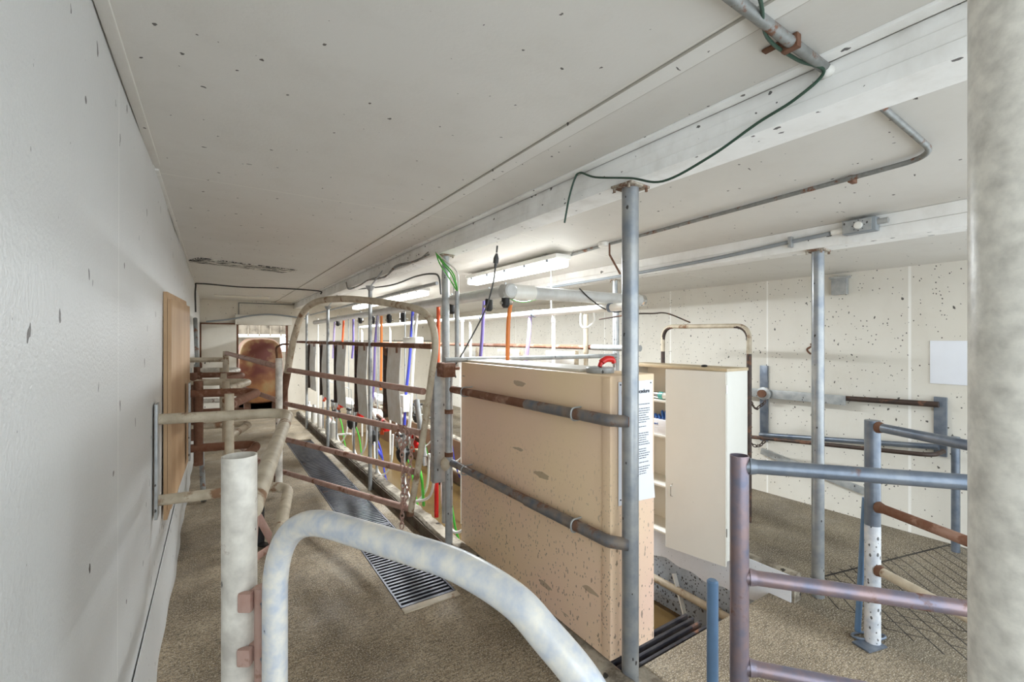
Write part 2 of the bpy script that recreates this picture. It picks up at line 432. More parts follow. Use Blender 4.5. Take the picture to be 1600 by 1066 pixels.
# ================================================================== THE SETTING
XL, XR, YF, YB = -.28, 5.57, 13.1, -1.6
ZC = 2.80
b = MB()
for lo, hi in [((XL-.1, YB-1, -.7), (1.07, 3.02, 0)), ((1.07, YB-1, -.7), (1.78, 3.02, 0)), ((XL-.1, 3.02, -.7), (1.07, YF+3, 0)),
               ((1.49, 3.02, -.7), (1.78, YF+3, 0)), ((1.07, 3.02, -.7), (1.49, 9.1, -.12)), ((1.07, 9.1, -.7), (1.49, YF+3, 0)),
               ((3.40, YB-1, -.7), (XR+.1, -1.6, 0))]:
    b.box(lo, hi)
struct('floor', b, 'floor')
b = MB().box((1.78, YB-1, -.7), (3.40, 1.75, 0)); struct('floor', b, 'floor_mid')
b = MB().box((3.40, -1.6, -.7), (XR+.1, YF, 0.0)); struct('floor', b, 'floor_wet')
b = MB().box((1.7, 1.6, -.75), (3.5, YF, -.55)); struct('floor', b, 'pit_floor')
b = MB().box((1.78, YF-1.2, -.7), (3.40, YF, 0)); struct('floor', b, 'lane')
# walls
b = MB()
def lw(u, v):     # the panel bows slightly and its foot is wavy
    y = -1.2 + u * (YF + 1.3); z = -.02 + v * (ZC + .04)
    return Vector((XL - .012 * (1-v) + .006 * math.sin(y * 2.3) * v, y, z))
b.grid(lw, 90, 10, -.03); struct('wall_left', b, 'wall_left')
b = MB()
def sheet(u, v):
    y = -1.2 + u * (YF + 1.2); z = .0 + v * .42
    return Vector((XL - .004 + (1-v)**1.5 * (.020 + .007 * math.sin(y * 3.1) + .004 * math.sin(y * 9)), y, z))
b.grid(sheet, 220, 6, .004)
struct('baseboard_left', b, 'wall_left')
b = MB().box((XR, .1, -.02), (XR+.1, YF, 2.75)); struct('wall_right', b, 'wall_right')
b = MB()
zt = ZC
for lo, hi in [((XL-.1, YF, 0), (.47, YF+.12, 2.85)), ((.47, YF, 2.20), (1.58, YF+.12, 2.85)), ((1.58, YF, -.6), (XR+.1, YF+.12, 2.85))]: b.box(lo, hi)
struct('wall_far', b, 'wall_far')
b = MB().box((1.60, YF-.03, 1.85-.06), (XR, YF-.003, 1.85-.045)); 
struct('trim_1', b, 'dkgrey')
# ceiling: level over the left lane, falling to the right from the main beam
b = MB()
prof = [(XL-.1, ZC), (1.90, ZC), (3.62, 2.64), (XR+.1, 2.545)]
for (x0, z0), (x1, z1) in zip(prof, prof[1:]):
    b.grid(lambda u, v, x0=x0, x1=x1, z0=z0, z1=z1: Vector((x0+(x1-x0)*u, -1.2+v*(YF+1.3), z0+(z1-z0)*u)), 1, 1, .05)
struct('ceiling', b, 'ceiling')
b = MB().box((XL, -1.2, ZC-.014), (XL+.035, 3.1, ZC), .002); struct('trim_2', b, 'ceiling')
b = MB().box((XL, 3.2, ZC-.012), (XL+.022, YF, ZC), .002); struct('trim_3', b, 'ceiling')
b = MB().box((1.302, -1.2, ZC-.010), (1.385, YF, ZC+.0), .002); struct('trim_4', b, 'ceiling')
# main beam: four stacked boards
def beam(name, x0, x1, z0, z1, n):
    b = MB(); h = (z1 - z0) / n
    for i in range(n):
        o = .006 * (n - 1 - i) if i else 0
        b.box((x0 + (.007 * i if i else 0), -1.2, z0 + i*h + .0012), (x1 - .004 * i, YF, z0 + (i+1)*h - .0012), .003)
    struct(name, b, 'beam')
beam('beam', 1.742, 1.925, 2.64, 2.795, 3)
beam('beam', 3.555, 3.735, 2.49, 2.645, 2)
b = MB().box((1.775, -.01, 2.66), (1.9, .02, 2.7)); b.bm.clear()
b.box((1.69, -1.2, ZC-.012), (1.742, YF, ZC), .002); struct('trim_5', b, 'beam')
# curbs along the operators' pit
b = MB()
def rough_curb(b, x0, x1, y0, y1, z0, z1, n=120, amp=.012):
    rnd = random.Random(3); off = [[rnd.uniform(-amp, amp) for _ in range(6)] for _ in range(n+1)]
    R = []
    for i in range(n+1):
        y = y0 + (y1-y0)*i/n; o = off[i]
        ring = [(x0, z0), (x0 + o[0]*.6, z1 - .02), (x0 + .02 + o[1], z1 + o[2]*.4), (x1 - .02 + o[3], z1 + o[4]*.4), (x1 + o[5]*.5, z1 - .02), (x1, z0)]
        R.append([b.bm.verts.new((x, y + (o[1] if i in (0, n) else 0), z)) for x, z in ring])
    for p, q in zip(R, R[1:]):
        for k in range(6): b.bm.faces.new((p[k], p[(k+1) % 6], q[(k+1) % 6], q[k]))
    b.bm.faces.new(R[0][::-1]); b.bm.faces.new(R[-1])
rough_curb(b, 1.65, 1.78, 1.45, YF-1.2, -.6, .135); struct('curb', b, 'curb')
b = MB().box((1.636, 1.5, 0), (1.6495, YF-1.2, .105), .002); struct('trim_6', b, 'curb_dark')  # thin darker strip over the lane side of the curb
b = MB(); rough_curb(b, 3.395, 3.49, 1.58, YF-1.2, -.05, .195, 120, .009); struct('curb', b, 'curb')
b = MB().box((3.375, 1.585, -.13), (3.394, YF-1.2, .192), .002)
b.bm.free(); b = MB()
def wpaint(u, v):
    y = 1.60 + u * 3.6; z = .188 - v * (.188 + .13 + .012*math.sin(y*9) + .010*math.sin(y*23))
    return Vector((3.384, y, z))
b.grid(wpaint, 160, 3, -.008); struct('trim_7', b, 'curb_white')
b = MB().box((3.388, 1.66, -.6), (3.42, 5.2, -.02)); struct('wall_pit_right', b, 'pit_wall')
b = MB().box((3.382, 5.2, -.6), (3.42, YF-1.2, .15)); struct('wall_pit_right_far', b, 'pit_brown')
b = MB().box((1.76, 1.46, -.6), (1.80, YF-1.2, -.01)); struct('wall_pit_left', b, 'pit_wall')

# ================================================================== FAR END
b = MB()
b.box((-.255, YF-.07, .05), (.455, YF-.035, 2.205), .004)
d = thing('door_1', (.1, YF-.05, .05), None, None); d['kind'] = 'structure'
link('door_leaf', b, 'far_board', d)
b = MB(); 
for lo, hi in [((-.285, YF-.09, .03), (-.257, YF-.02, 2.24)), ((-.285, YF-.09, 2.207), (.46, YF-.02, 2.24))]: b.box(lo, hi)
link('frame_strip', b, 'rust', d)
b = MB()
for lo, hi in [((.458, YF-.04, 0), (.50, YF+.1, 2.20)), ((1.56, YF-.04, 0), (1.60, YF+.1, 2.20))]: b.box(lo, hi)
struct('trim_8', b, 'rust')
b = MB().box((.43, YF-.16, 2.21), (1.68, YF-.02, 2.45), .004)
one('door_track_cover', b, 'far_board', 'white board covering the sliding track above the far doorway', 'board')
b = MB().box((.50, YF-.024, 2.45), (.512, YF-.002, 2.75)).box((.5, YF-.024, 2.74), (2.2, YF-.002, 2.752)); struct('trim_9', b, 'dkgrey')
# tank in the room beyond
tk = thing('storage_tank', (1.05, 13.75, 0.5), 'big round rust-stained tank standing beyond the far doorway', 'tank')
b = MB(); R = []
for y, k in [(13.5, .90), (13.52, .96), (13.6, 1.0), (15.0, 1.0)]:
    ring = []
    for i in range(40):
        a = 2*PI*i/40; ca, sa = math.cos(a), math.sin(a)
        ring.append(b.bm.verts.new((1.03 + .52*k*abs(ca)**.6*math.copysign(1, ca), y, 1.02 + .86*k*abs(sa)**.6*math.copysign(1, sa))))
    R.append(ring)
for p, q in zip(R, R[1:]):
    for k in range(40): b.bm.faces.new((p[k], p[(k+1) % 40], q[(k+1) % 40], q[k]))
b.bm.faces.new(R[0][::-1]); b.bm.faces.new(R[-1]); link('tank_shell', b, 'tank', tk)
for x in (.65, 1.3): link('stand', MB().box((x, 13.7, 0), (x+.15, 13.9, .5)), 'rust', tk)
b = MB().box((.2, 16.1, -.05), (1.75, 16.15, 1.96)).box((1.75, 16.1, -.05), (2.9, 16.15, 1.45)).box((2.1, 16.1, 1.45), (2.9, 16.15, 1.96)); b.box((.2, 16.1, 2.0), (2.9, 16.15, 3.0))
for i in range(9): b.box((.25 + i*.3, 16.04, 1.95), (.29 + i*.3, 16.1, 3.0))
struct('wall_back_room', b, 'wood_old')
b = MB().box((.2, 15.85, 1.90), (2.6, 16.1, 1.95), .005); one('shelf_board', b, 'ledge', 'pale board crossing the room above the rusty tank', 'shelf')
b = MB().box((-.5, 13.25, -.05), (3, 16.2, 0)); struct('floor_back_room', b, 'lane')

# mouldy strip and far batten on the ceiling
b = MB(); A_, B_ = Vector((-.22, 6.60, ZC-.006)), Vector((.88, 7.02, ZC-.006))
b.bar(A_, B_, .40, .010); one('ceiling_strip', b, 'mold', 'peeling strip blackened with mould across the ceiling of the left lane', 'ceiling strip')
b = MB().box((.0, 11.5, ZC-.03), (1.05, 11.85, ZC-.002), .004); one('ceiling_strip', b, 'far_board', 'clean pale flat strip on the ceiling near the far wall', 'ceiling strip')

# cables over the left lane
b = MB().tube(spline([(XL+.02, 9.25, 2.30), (XL+.02, 9.25, 2.72), (XL+.09, 9.25, ZC-.02), (.4, 9.3, ZC-.035), (1.0, 9.3, ZC-.02), (1.66, 9.3, ZC-.03), (1.72, 9.35, ZC-.08)], 8), .012, 8)
one('cable', b, 'black', 'black cable crossing the ceiling above the left lane and dropping down the left wall', 'cable')
b = MB().tube(spline([at_y(322, 503, YF-.2), at_y(360, 499, YF-.2), at_y(395, 493, YF-.2), at_y(430, 492, YF-.2), at_y(478, 498, YF-.2)], 8), .020, 8)
one('conduit', b, 'conduit_grey', 'sagging grey conduit running above the far doorway', 'conduit')
b = MB().tube([(-.235, 8.2, 2.15), (-.10, 6.2, .02)], .028, 10)
one('leaning_pole', b, 'conduit', 'thin grey pole leaning against the far left wall', 'pole')

# ================================================================== POSTS
def post(name, x, y, top, r, mat, label, group=None, flange='flange', z0=0.0):
    t = thing(name, (x, y, z0), label, 'post', group)
    link('post_tube', MB().tube([(x, y, z0), (x, y, top)], r, 28), mat, t)
    b = MB().obox((x, y, top - .006), (r*3.6, r*3.0, .012), .1, .002)
    for sx in (-1, 1):
        for sy in (-1, 1): b.lathe([(.008, -.03), (.008, -.012)], (x + sx*r*1.5, y + sy*r*1.15, top), 6)
    link('top_plate', b, flange, t); return t
post('support_post', 1.80, 1.634, 2.64, .043, 'steel_post', 'tall steel post in front of the pinkish box, under the main beam')
post('support_post', 3.635, 1.535, 2.49, .040, 'steel_post', 'grey post right of the white cabinet, under the second beam')
post('support_post', 1.82, 3.92, 2.64, .036, 'galv', 'galvanised post rising from the far end of the pinkish box to the main beam', z0=.13)
post('support_post', 3.60, 3.48, 2.49, .026, 'galv', 'thin post behind the tall steel post, right one of a close pair')
b = MB().tube([(3.545, 3.40, 0), (3.545, 3.40, 2.30)], .022, 14)
one('upright_pipe', b, 'galv', 'thin upright pipe behind the tall steel post, left one of a close pair', 'pipe')
b = MB().tube([(3.40, 3.72, .19), (3.40, 3.72, 2.12)], .026, 14).tube([(3.40, 3.72, 1.70), (3.40, 3.72, 1.74)], .030, 14)
one('upright_pipe', b, 'tan_pipe', 'short upright pipe with a rusty joint standing behind the red hook', 'pipe')
# big pipe beside the camera
b = MB().tube([(.632, .088, 0), (.632, .088, ZC)], .043, 48)
one('support_post', b, 'big_pipe', 'large pale pipe close to the viewer at the right edge', 'post')
# rail posts on the left lane side of the curb
for i, (yy, zt_, lb) in enumerate([(5.62, 2.50, 'grey post beside the curb seen through the big rusty gate, nearest of its row'),
                             (8.1, 2.40, 'second grey post of the row along the left curb'),
                             (10.2, 2.40, 'third and farthest grey post of the row along the left curb')]):
    t = thing('rail_post', (1.60, yy, 0), lb, 'post', 'posts along the left curb')
    link('post_tube', MB().tube([(1.60, yy, 0), (1.60, yy, zt_)], .024, 14), 'galv', t)
    b = MB().lathe([(.024, -.06), (.05, -.02), (.055, 0)], (1.60, yy, zt_), 14).bar((1.60, yy, zt_-.01), (1.75, yy, zt_+.2), .03, .012)
    link('bracket', b, 'galv', t)

# ================================================================== NEAR POST AND GATE (left foreground)
t = thing('gate_post', (.056, 1.40, 0), 'thick whitewashed post with an open top and rusty hinge at bottom left', 'post')
link('post_tube', MB().pipe_open((.056, 1.40, 0), (.056, 1.40, 1.543), .0415, .004, 40), 'white_pipe', t)
b = MB()
for z in (1.175, 1.035):
    b.obox((.088, 1.372, z), (.034, .03, .045), -.6, .005); b.bar((.080, 1.378, z), (.114, 1.342, z), .03, .034)
b.tube([(.104, 1.340, .93), (.104, 1.340, 1.21)], .0185, 14).obox((.068, 1.352, 1.175), (.035, .02, .05), -.6, .006).obox((.066, 1.352, 1.035), (.035, .02, .045), -.6, .006)
b.lathe([(.021, -.012), (.021, .012)], (.110, 1.340, 1.19), 14).lathe([(.021, -.03), (.021, .02)], (.110, 1.340, .99), 14)
link('hinge', b, 'gate_rail', t, label='rusty pink hinge')
for z in (1.175, 1.035):
    b = MB().lathe([(.012, 0), (.012, .012)], (.108, 1.318, z), 6, (.3, -1, 0)); link('bolt', b, 'galv_dark', t)
t = thing('curved_gate', (.128, 1.285, .3), 'pale curved tube gate in the near foreground, hinged on the thick white post', 'gate')
gp = lambda k, zz: Vector((.128 + .262*k, 1.285 - .509*k, CAMZ + zz))
P = fillet([gp(0, -1.45), gp(0, -.425), gp(.80, -.427)], .24, 14)[:-1] + spline([gp(.80, -.427), gp(1.0, -.432), gp(1.196, -.460), gp(1.306, -.500), gp(1.46, -.575), gp(1.57, -.70), gp(1.62, -.88), gp(1.63, -1.1), gp(1.63, -1.45)], 8)
link('frame', MB().tube(P, .0295, 32), 'near_gate', t)
link('rail', MB().tube([gp(.02, -.88), gp(1.61, -.88)], .022, 20), 'near_gate', t)
link('rail', MB().tube([gp(.02, -1.38), gp(1.62, -1.38)], .022, 20), 'near_gate', t)

# ================================================================== STALL RAILS ON THE LEFT WALL
def stall_rail(y, xw, xo, xe, ye, mat, label, z1=1.40, z2=.945, r=.030, cap=None):
    t = thing('stall_rail', (xw, y, z2), label, 'rail', None)
    b = MB().bar((xw, y, z2-.09), (xw, y, z1+.09), .014, .12, (0, 1, 0)); link('wall_plate', b, 'galv', t)
    for z in (z1, z2):
        P = fillet([(xw, y, z), (xo, y - .06, z - .01), (xe, ye, z - .02)], .17, 10)
        link('rail', MB().tube(P, r, 20), mat, t)
    return t
stall_rail(3.22, XL+.012, .395, .085, 1.45, 'tan_pipe', 'bent pale stall rail on the left wall behind the thick white post')
t = bpy.data.objects['stall_rail']
yy = 4.55
for i, (y, xw, mat, lb) in enumerate([(4.6, -.17, 'rust_pipe', 'rusty stall rail mounted at the plywood board'),
                         (5.75, -.24, 'tan_pipe', 'stall rail second beyond the plywood board'),
                         (6.9, -.24, 'rust_pipe', 'stall rail third beyond the plywood board'),
                         (8.05, -.24, 'white_pipe', 'stall rail fourth beyond the plywood board, near the far wall')]):
    s = stall_rail(y, xw, .34, .10, y - .75, mat, lb, r=.034)
    link('upright', MB().tube([(.09, y-.78, .85), (.09, y-.78, 1.46)], .03, 14), 'tan_pipe', s)
    link('upright', MB().tube([(xw+.06, y, .80), (xw+.06, y, 1.50)], .034, 14), 'rust', s, label='rusty upright')
# plywood board
b = MB()
A_, B_ = Vector((-.266, 3.72, 0)), Vector((-.212, 4.95, 0))
for off in (0, .022):
    dy = B_ - A_; nrm = Vector((dy.y, -dy.x, 0)).normalized()
    P = [(0, 2.16-off*2), (.96-off, 2.18-off*2), (1, 2.14), (1, 1.0), (.93, .80), (0, .67+off*3)]
    for o2 in (0,):
        vs0 = [b.bm.verts.new(Vector((0,0,z)) + A_ + dy*u + nrm*(off - .011)) for u, z in P]
        vs1 = [b.bm.verts.new(Vector((0,0,z)) + A_ + dy*u + nrm*(off + .009)) for u, z in P]
        b.bm.faces.new(vs0[::-1]); b.bm.faces.new(vs1)
        for k in range(len(P)): b.bm.faces.new((vs0[k], vs0[(k+1) % len(P)], vs1[(k+1) % len(P)], vs1[k]))
one('plywood_board', b, 'plywood', 'bare plywood board standing off the left wall', 'board')

# rail from wall and the narrow gate beyond it
L = at_d(353, 640, 6.0); R_ = at_d(436, 640, 4.2)
t = thing('lane_gate', (R_.x, R_.y, .48), 'rusty narrow gate left of the big arched gate, standing across the left lane', 'gate')
p = lambda x, y: at_plane(x, y, L, R_)
link('stile', MB().tube([p(353, 549), p(352, 748)], .036, 14), 'tan_pipe', t)
link('stile', MB().tube([p(436, 560), p(436, 764)], .030, 14), 'white_pipe', t, label='white stile with flaking rust')
for a, c, r in [((354, 552), (434, 573), .026), ((354, 598), (434, 626), .024), ((353, 683), (434, 742), .024)]:
    link('rail', MB().tube([p(*a), p(*c)], r, 12), 'gate_rail', t)
b = MB().tube(fillet([p(433, 562), p(431, 543), p(441, 538), p(450, 538)], .05), .009, 8); link('loop', b, 'rust', t)
q = at_d(352, 562, 6.0); b = MB().tube([(XL, q.y+.1, q.z), (q.x, q.y, q.z)], .032, 14)
one('wall_rail', b, 'tan_pipe', 'short horizontal rail from the left wall to the rusty narrow gate', 'rail')
# scraper lying on the floor
b = MB(); a0 = at_z(404, 850, .02); a1 = at_z(423, 856, .02)
b.bar(a0, a0 + Vector((0, .02, .36)), .09, .012, (0, 1, 0)); b.bar(a0, a1 + Vector((.06, -.04, .01)), .07, .014)
one('floor_bracket', b, 'black', 'black angled metal piece on the floor behind the thick white post', 'bracket')
b = MB(); k0, k1, k2 = at_d(403, 806, 3.95), at_z(428, 852, .03), at_z(399, 872, .03)
b.bar(k0, k1, .012, .06).bar(k2, k1, .012, .06).bar(k0, k2, .012, .06)
one('angle_brace', b, 'gate_rail', 'rust-brown brace of flat bars behind the thick white post', 'brace')

# ================================================================== BIG ARCHED GATE
L = at_d(440, 640, 5.3); R_ = at_d(655, 640, 3.62)
p = lambda x, y: at_plane(x, y, L, R_)
t = thing('arched_gate', (p(433, 763).x, p(433, 763).y, p(433, 763).z), 'big rusty arched gate with sloping rails hung over the left curb', 'gate')
P = spline([p(x, y) for x, y in [(433, 764), (437, 690), (441, 630), (449, 582), (459, 530), (472, 492), (492, 473), (530, 467), (585, 471), (640, 480), (665, 491), (677, 512), (680, 545), (674, 590), (660, 690), (641, 803)]], 6)
link('frame', MB().tube(P, [.040 - .014*min(1, i/len(P)*1.2) for i in range(len(P))], 16), 'tan_pipe', t)
b0 = MB().tube(spline([p(433, 762), p(437, 690), p(441, 630), p(449, 582)], 6), .0405, 16); link('rusty_sleeve', b0, 'rust', t)
for a, c in [((450, 578), (662, 612)), ((446, 631), (657, 677)), ((444, 686), (650, 738)), ((437, 736), (642, 796))]:
    link('rail', MB().tube([p(*a), p(*c)], .027, 12), 'gate_rail', t)
for a in [(433, 762), (641, 802)]:
    q = p(*a); link('foot_cap', MB().lathe([(.03, -.02), (.03, .02)], q, 12), 'rust', t)
b = MB(); o = Vector((-.03, -.035, 0))
k1 = [p(628, 663)+o, p(624, 680)+o, p(630, 694)+o, p(633, 740)+o, p(632, 780)+o, p(631, 822)+o]
t = thing('chain', k1[0], 'rusty chain hanging from the right end of the big arched gate', 'chain')
for q in (k1, [p(628, 663)+o, p(636, 668)+o, p(640, 680)+o, p(634, 700)+o], [p(648, 678)+o, p(646, 700)+o, p(640, 760)+o, p(634, 790)+o]):
    link('chain_length', MB().chain(q, .055, .0055), 'gate_rail', t)

# latch column at the end of the box
t = thing('latch_column', (1.62, 3.55, 0), 'grimy galvanised column of channel and pipe at the far end of the pinkish box', 'column')
b = MB().box((1.565, 3.60, .62), (1.715, 3.625, 1.60), .004).box((1.565, 3.60, .62), (1.575, 3.68, 1.60)).box((1.705, 3.60, .62), (1.715, 3.68, 1.60))
link('channel', b, 'galv', t)
link('pipe', MB().tube([(1.655, 3.50, .0), (1.655, 3.50, 1.62)], .032, 18), 'galv', t)
for z in (1.24, .88): link('clamp', MB().tube([(1.655, 3.50, z-.018), (1.655, 3.50, z+.018)], .037, 18), 'rust', t)
b = MB().box((1.59, 3.46, 1.53), (1.70, 3.62, 1.65), .01); b.tube([(1.56, 3.5, 1.60), (1.75, 3.5, 1.60)], .014, 10); link('rusty_head', b, 'rust_pipe', t)
link('weld_joint', MB().sphere((1.64, 3.51, .80), .05, (1.1, .9, 1.3)), 'tan_pipe', t)
b = MB().tube([at_x(651, 625, 1.70), at_x(663, 714, 1.70)], .028, 14); link('drop_pipe', b, 'galv', t)
link('pipe_end', MB().tube([at_x(663, 714, 1.70), at_x(664, 728, 1.70)], .020, 14), 'chrome', t)

# ================================================================== STALL LINE ALONG THE PIT (left side)
rr = MB().tube([(1.62, 3.75, 1.785), (1.62, 11.6, 1.785)], .026, 14)
one('top_rail', rr, 'rust_pipe', 'long rusty rail carrying the row of metal splash panels along the left curb', 'rail')
pnl = None
spans = [(4.72, 5.28), (5.98, 6.58), (7.15, 7.90), (8.3, 9.1), (9.55, 10.4)]
ords = ['nearest', 'second', 'third', 'fourth', 'farthest']
for i, (y0, y1) in enumerate(spans):
    t = thing('splash_panel', (1.64, (y0+y1)/2, .92), ords[i] + ' of the metal splash panels hung below the long rusty rail', 'panel', 'splash panels along the pit')
    zt_, zb = 1.765, (.93, .82, .80, .80, .82)[i]
    def pf(u, v, y0=y0, y1=y1, zb=zb, zt_=zt_):
        y = y0 + (y1-y0)*u; bow = .05*math.sin(PI*min(1, u*1.6))
        return Vector((1.66 + (.10*max(0, (u-.75)*4)**2) + .012*math.cos(v*6), y, zb + (zt_-zb)*v))
    link('sheet', MB().grid(pf, 16, 6, .006), 'panel', t)
    link('edge_bar', MB().box((1.652, y1-.02, zb), (1.705, y1+.01, zt_), .004), 'dark_rail', t)
    for yy in (y0+.05, y1-.1): link('hanger', MB().tube([(1.64, yy, 1.77), (1.64, yy, 1.70)], .012, 8), 'rust', t)
# claw support arms with red fittings
for i, y in enumerate([4.55, 5.55, 6.7, 7.85, 9.0]):
    t = thing('claw_holder', (1.72, y, .80), ords[i] + ' rusty arm with red fittings below the splash panels', 'arm', 'arms with red fittings')
    link('arm_bar', MB().bar((1.72, y-.30, .83), (1.80, y+.45, .84), .03, .045), 'rust_pipe', t)
    link('red_collar', MB().tube([(1.745, y-.02, .83), (1.755, y+.06, .83)], .032, 12), 'red', t)
    b = MB().lathe([(.01, .0), (.045, .015), (.05, .05), (.03, .085), (.012, .1)], (1.75, y-.08, .72), 14); link('red_cap', b, 'red', t)
    b = MB().bar((1.75, y+.0, .80), (1.68, y-.14, .72), .035, .03); link('red_lever', b, 'redorange', t)
    link('post', MB().tube([(1.75, y+.30, .05), (1.75, y+.30, .83)], .016, 10), 'galv', t)
# milking units
units = []
def hose(name, pts, r, mat, parent=None, **k):
    return link(name, MB().tube(spline(pts, 8), r, 10), mat, parent, **k)
for i, (y, x) in enumerate([(4.30, 1.93), (5.30, 1.90), (6.5, 1.90), (7.7, 1.9), (8.9, 1.9)]):
    zc = .50
    t = thing('milking_cluster', (x, y, zc), ords[i] + ' milking cluster hanging beside the left curb', 'milking cluster', 'milking clusters along the left curb')
    link('claw', MB().lathe([(.04, -.13), (.075, -.08), (.085, 0), (.06, .035), (.02, .05)], (x, y, zc), 18), 'black', t)
    for k in range(4):
        a = PI/4 + k*PI/2; cx, cy = x + .075*math.cos(a), y + .075*math.sin(a)
        cup = link('teat_cup', MB().lathe([(.016, -.02), (.024, 0), (.026, .10), (.022, .13)], (cx, cy, zc+.06), 14), 'chrome', t)
        link('rubber_liner', MB().lathe([(.027, 0), (.033, .012), (.030, .03), (.018, .036)], (cx, cy, zc+.185), 14), 'black', cup)
        link('short_tube', MB().tube(spline([(cx, cy, zc+.04), (cx*.7+x*.3, cy*.7+y*.3, zc-.02), (x, y, zc)], 6), .010, 8), 'black', t)
    link('hanger_rod', MB().tube([(x, y, zc+.04), (x-.02, y, 1.02), (1.72, y, 1.10)], .007, 8), 'galv', t)
    link('milk_tube', MB().tube(spline([(x, y-.03, zc-.04), (x-.02, y-.14, zc-.35), (x, y-.35, zc-.50), (x+.05, y-.60, zc-.30), (x+.06, y-.66, zc+.10)], 10), .013, 10), 'white', t, label='white hose')
    link('pulse_tube', MB().tube(spline([(x+.02, y+.02, zc), (x+.10, y-.02, zc-.25), (x+.14, y-.08, zc-.6), (x+.22, y-.1, zc-.85)], 8), .012, 10), 'green' if i != 2 else 'blue', t)
for i, c in enumerate([o for o in list(C.objects) if o.name.startswith('milking_cluster')]):
    copy_thing(c, (1.22, .25, -.05), ords[i] + ' milking cluster on the right-hand side of the pit')
# take-off boxes and covers
for i, (px, X, py0, py1, wd) in enumerate([(633, 2.0, 617, 643, .14), (560, 2.0, 596, 612, .14), (645, 2.0, 527, 537, .42)]):
    a = at_x(px, py0, X); c = at_x(px, py1, X)
    t = thing('control_box', (X, a.y, c.z), ['white control box above the hoses, lower right in the big arched gate', 'small white control box farther down the row of panels', 'flat white panel box high in the big arched gate'][i], 'box')
    link('housing', MB().box((X-.05, a.y-wd/2, c.z), (X+.05, a.y+wd/2, a.z), .008), 'white', t)
    link('hanger_rod', MB().tube([(X, a.y, a.z), (X, a.y, 2.20)], .008, 8), 'galv', t)
for i, (px, py, X) in enumerate([(590, 647, 1.95), (545, 628, 1.95), (592, 622, 2.1)]):
    q = at_x(px, py, X)
    t = thing('white_cover', q, ['tilted white cover between the nearest two splash panels', 'tilted white cover behind the third splash panel', 'small white cover beside the orange hose'][i], 'cover')
    b = MB().obox(q, (.16, .20, .05), Matrix.Rotation(.5, 3, 'X') @ Matrix.Rotation(.3, 3, 'Y'), .015); link('hood', b, 'white', t)
    b = MB().obox(q + Vector((0, 0, -.04)), (.12, .15, .05), Matrix.Rotation(.5, 3, 'X'), .01); link('base', b, 'white', t)
    link('hanger_rod', MB().tube([q, q + Vector((0, .02, 2.2 - q.z))], .008, 8), 'galv', t)
# coloured hoses hanging from the lines
HZL = [('blue', [(645, 486), (640, 560), (634, 620), (631, 690)], 2.0, .018, 'bright blue hose hanging inside the right end of the big arched gate'),
       ('white', [(652, 486), (646, 560), (642, 640), (640, 668)], 1.98, .017, 'white hose hanging beside the bright blue one'),
       ('violet', [(590, 494), (586, 540), (584, 600), (580, 640)], 2.0, .018, 'violet hose seen through the middle of the big arched gate'),
       ('orange', [(596, 494), (596, 540), (595, 610)], 2.02, .018, 'orange hose next to the violet one behind the big arched gate'),
       ('violet', [(552, 499), (552, 535), (550, 560)], 2.0, .018, 'violet hose farther along, above the third splash panel'),
       ('redorange', [(537, 500), (536, 520), (533, 560)], 2.0, .018, 'red-orange hose farther along the row of panels'),
       ('lilac', [(523, 503), (522, 520), (520, 560)], 2.0, .018, 'lilac hose farthest along the row of panels'),
       ('redorange', [(685, 480), (685, 530), (684, 590)], 2.0, .020, 'red-orange hose just left of the galvanised post'),
       ('violet', [(757, 463), (753, 530), (749, 575)], 2.35, .018, 'violet hose rising behind the far end of the pinkish box'),
       ('orange', [(798, 472), (794, 510), (793, 580)], 2.07, .018, 'orange hose rising behind the pinkish box'),
       ('lilac', [(829, 488), (826, 530), (820, 578)], 3.06, .022, 'lilac hose rising behind the middle of the pinkish box'),
       ]
for m, pts, X, r, lb in HZL:
    b = MB().tube(spline([at_x(x, y, X) for x, y in pts], 8), r, 12)
    one('hose', b, m, lb, 'hose', 'hoses over the pit')
b = MB().tube([at_x(682, 705, 1.86), at_x(682, 808, 1.86)], .022, 12); one('hose', b, 'red', 'upright red hose just left of the pinkish box', 'hose')
b = MB().tube(spline([at_x(654, 728, 1.9), at_x(659, 750, 1.88), at_x(662, 790, 1.95)], 8), .016, 10); one('hose', b, 'green', 'short green hose beside the red one at the end of the pinkish box', 'hose')
b = MB().tube(spline([at_x(672, 712, 1.80), at_x(678, 740, 1.80), at_x(672, 775, 1.82), at_x(650, 783, 1.85), at_x(632, 775, 1.9), at_x(628, 745, 1.9)], 8), .014, 10)
one('hose', b, 'white', 'looping white hose left of the upright red hose', 'hose')
b = MB().tube(spline([at_x(580, 668, 1.95), at_x(583, 690, 1.95), at_x(592, 706, 1.95), at_x(597, 715, 2.0)], 8), .020, 10)
one('hose', b, 'blue', 'curved blue hose low behind the big arched gate', 'hose')
b = MB().tube([at_x(519, 680, 1.95), at_x(548, 678, 1.95)], .018, 10); one('hose', b, 'white', 'level white hose low beyond the left curb', 'hose')
b = MB().tube([at_x(519, 655, 1.9), at_x(515, 675, 1.9)], .028, 10); one('hose', b, 'red', 'short red hose low beyond the left curb', 'hose')
for i, (px, py) in enumerate([(520, 640), (513, 634), (490, 630), (500, 655), (483, 651), (492, 660)]):
    q = at_x(px, py, 1.725); q.z = .135; b = MB().lathe([(.045, 0), (.05, .02), (.05, .26), (.02, .30), (.02, .36)], q, 14)
    one('bottle', b, 'white' if i != 2 else 'chrome', ('pale bottle-shaped canister among the machinery at the far end of the left curb'), 'canister', 'canisters at the far end of the pit')
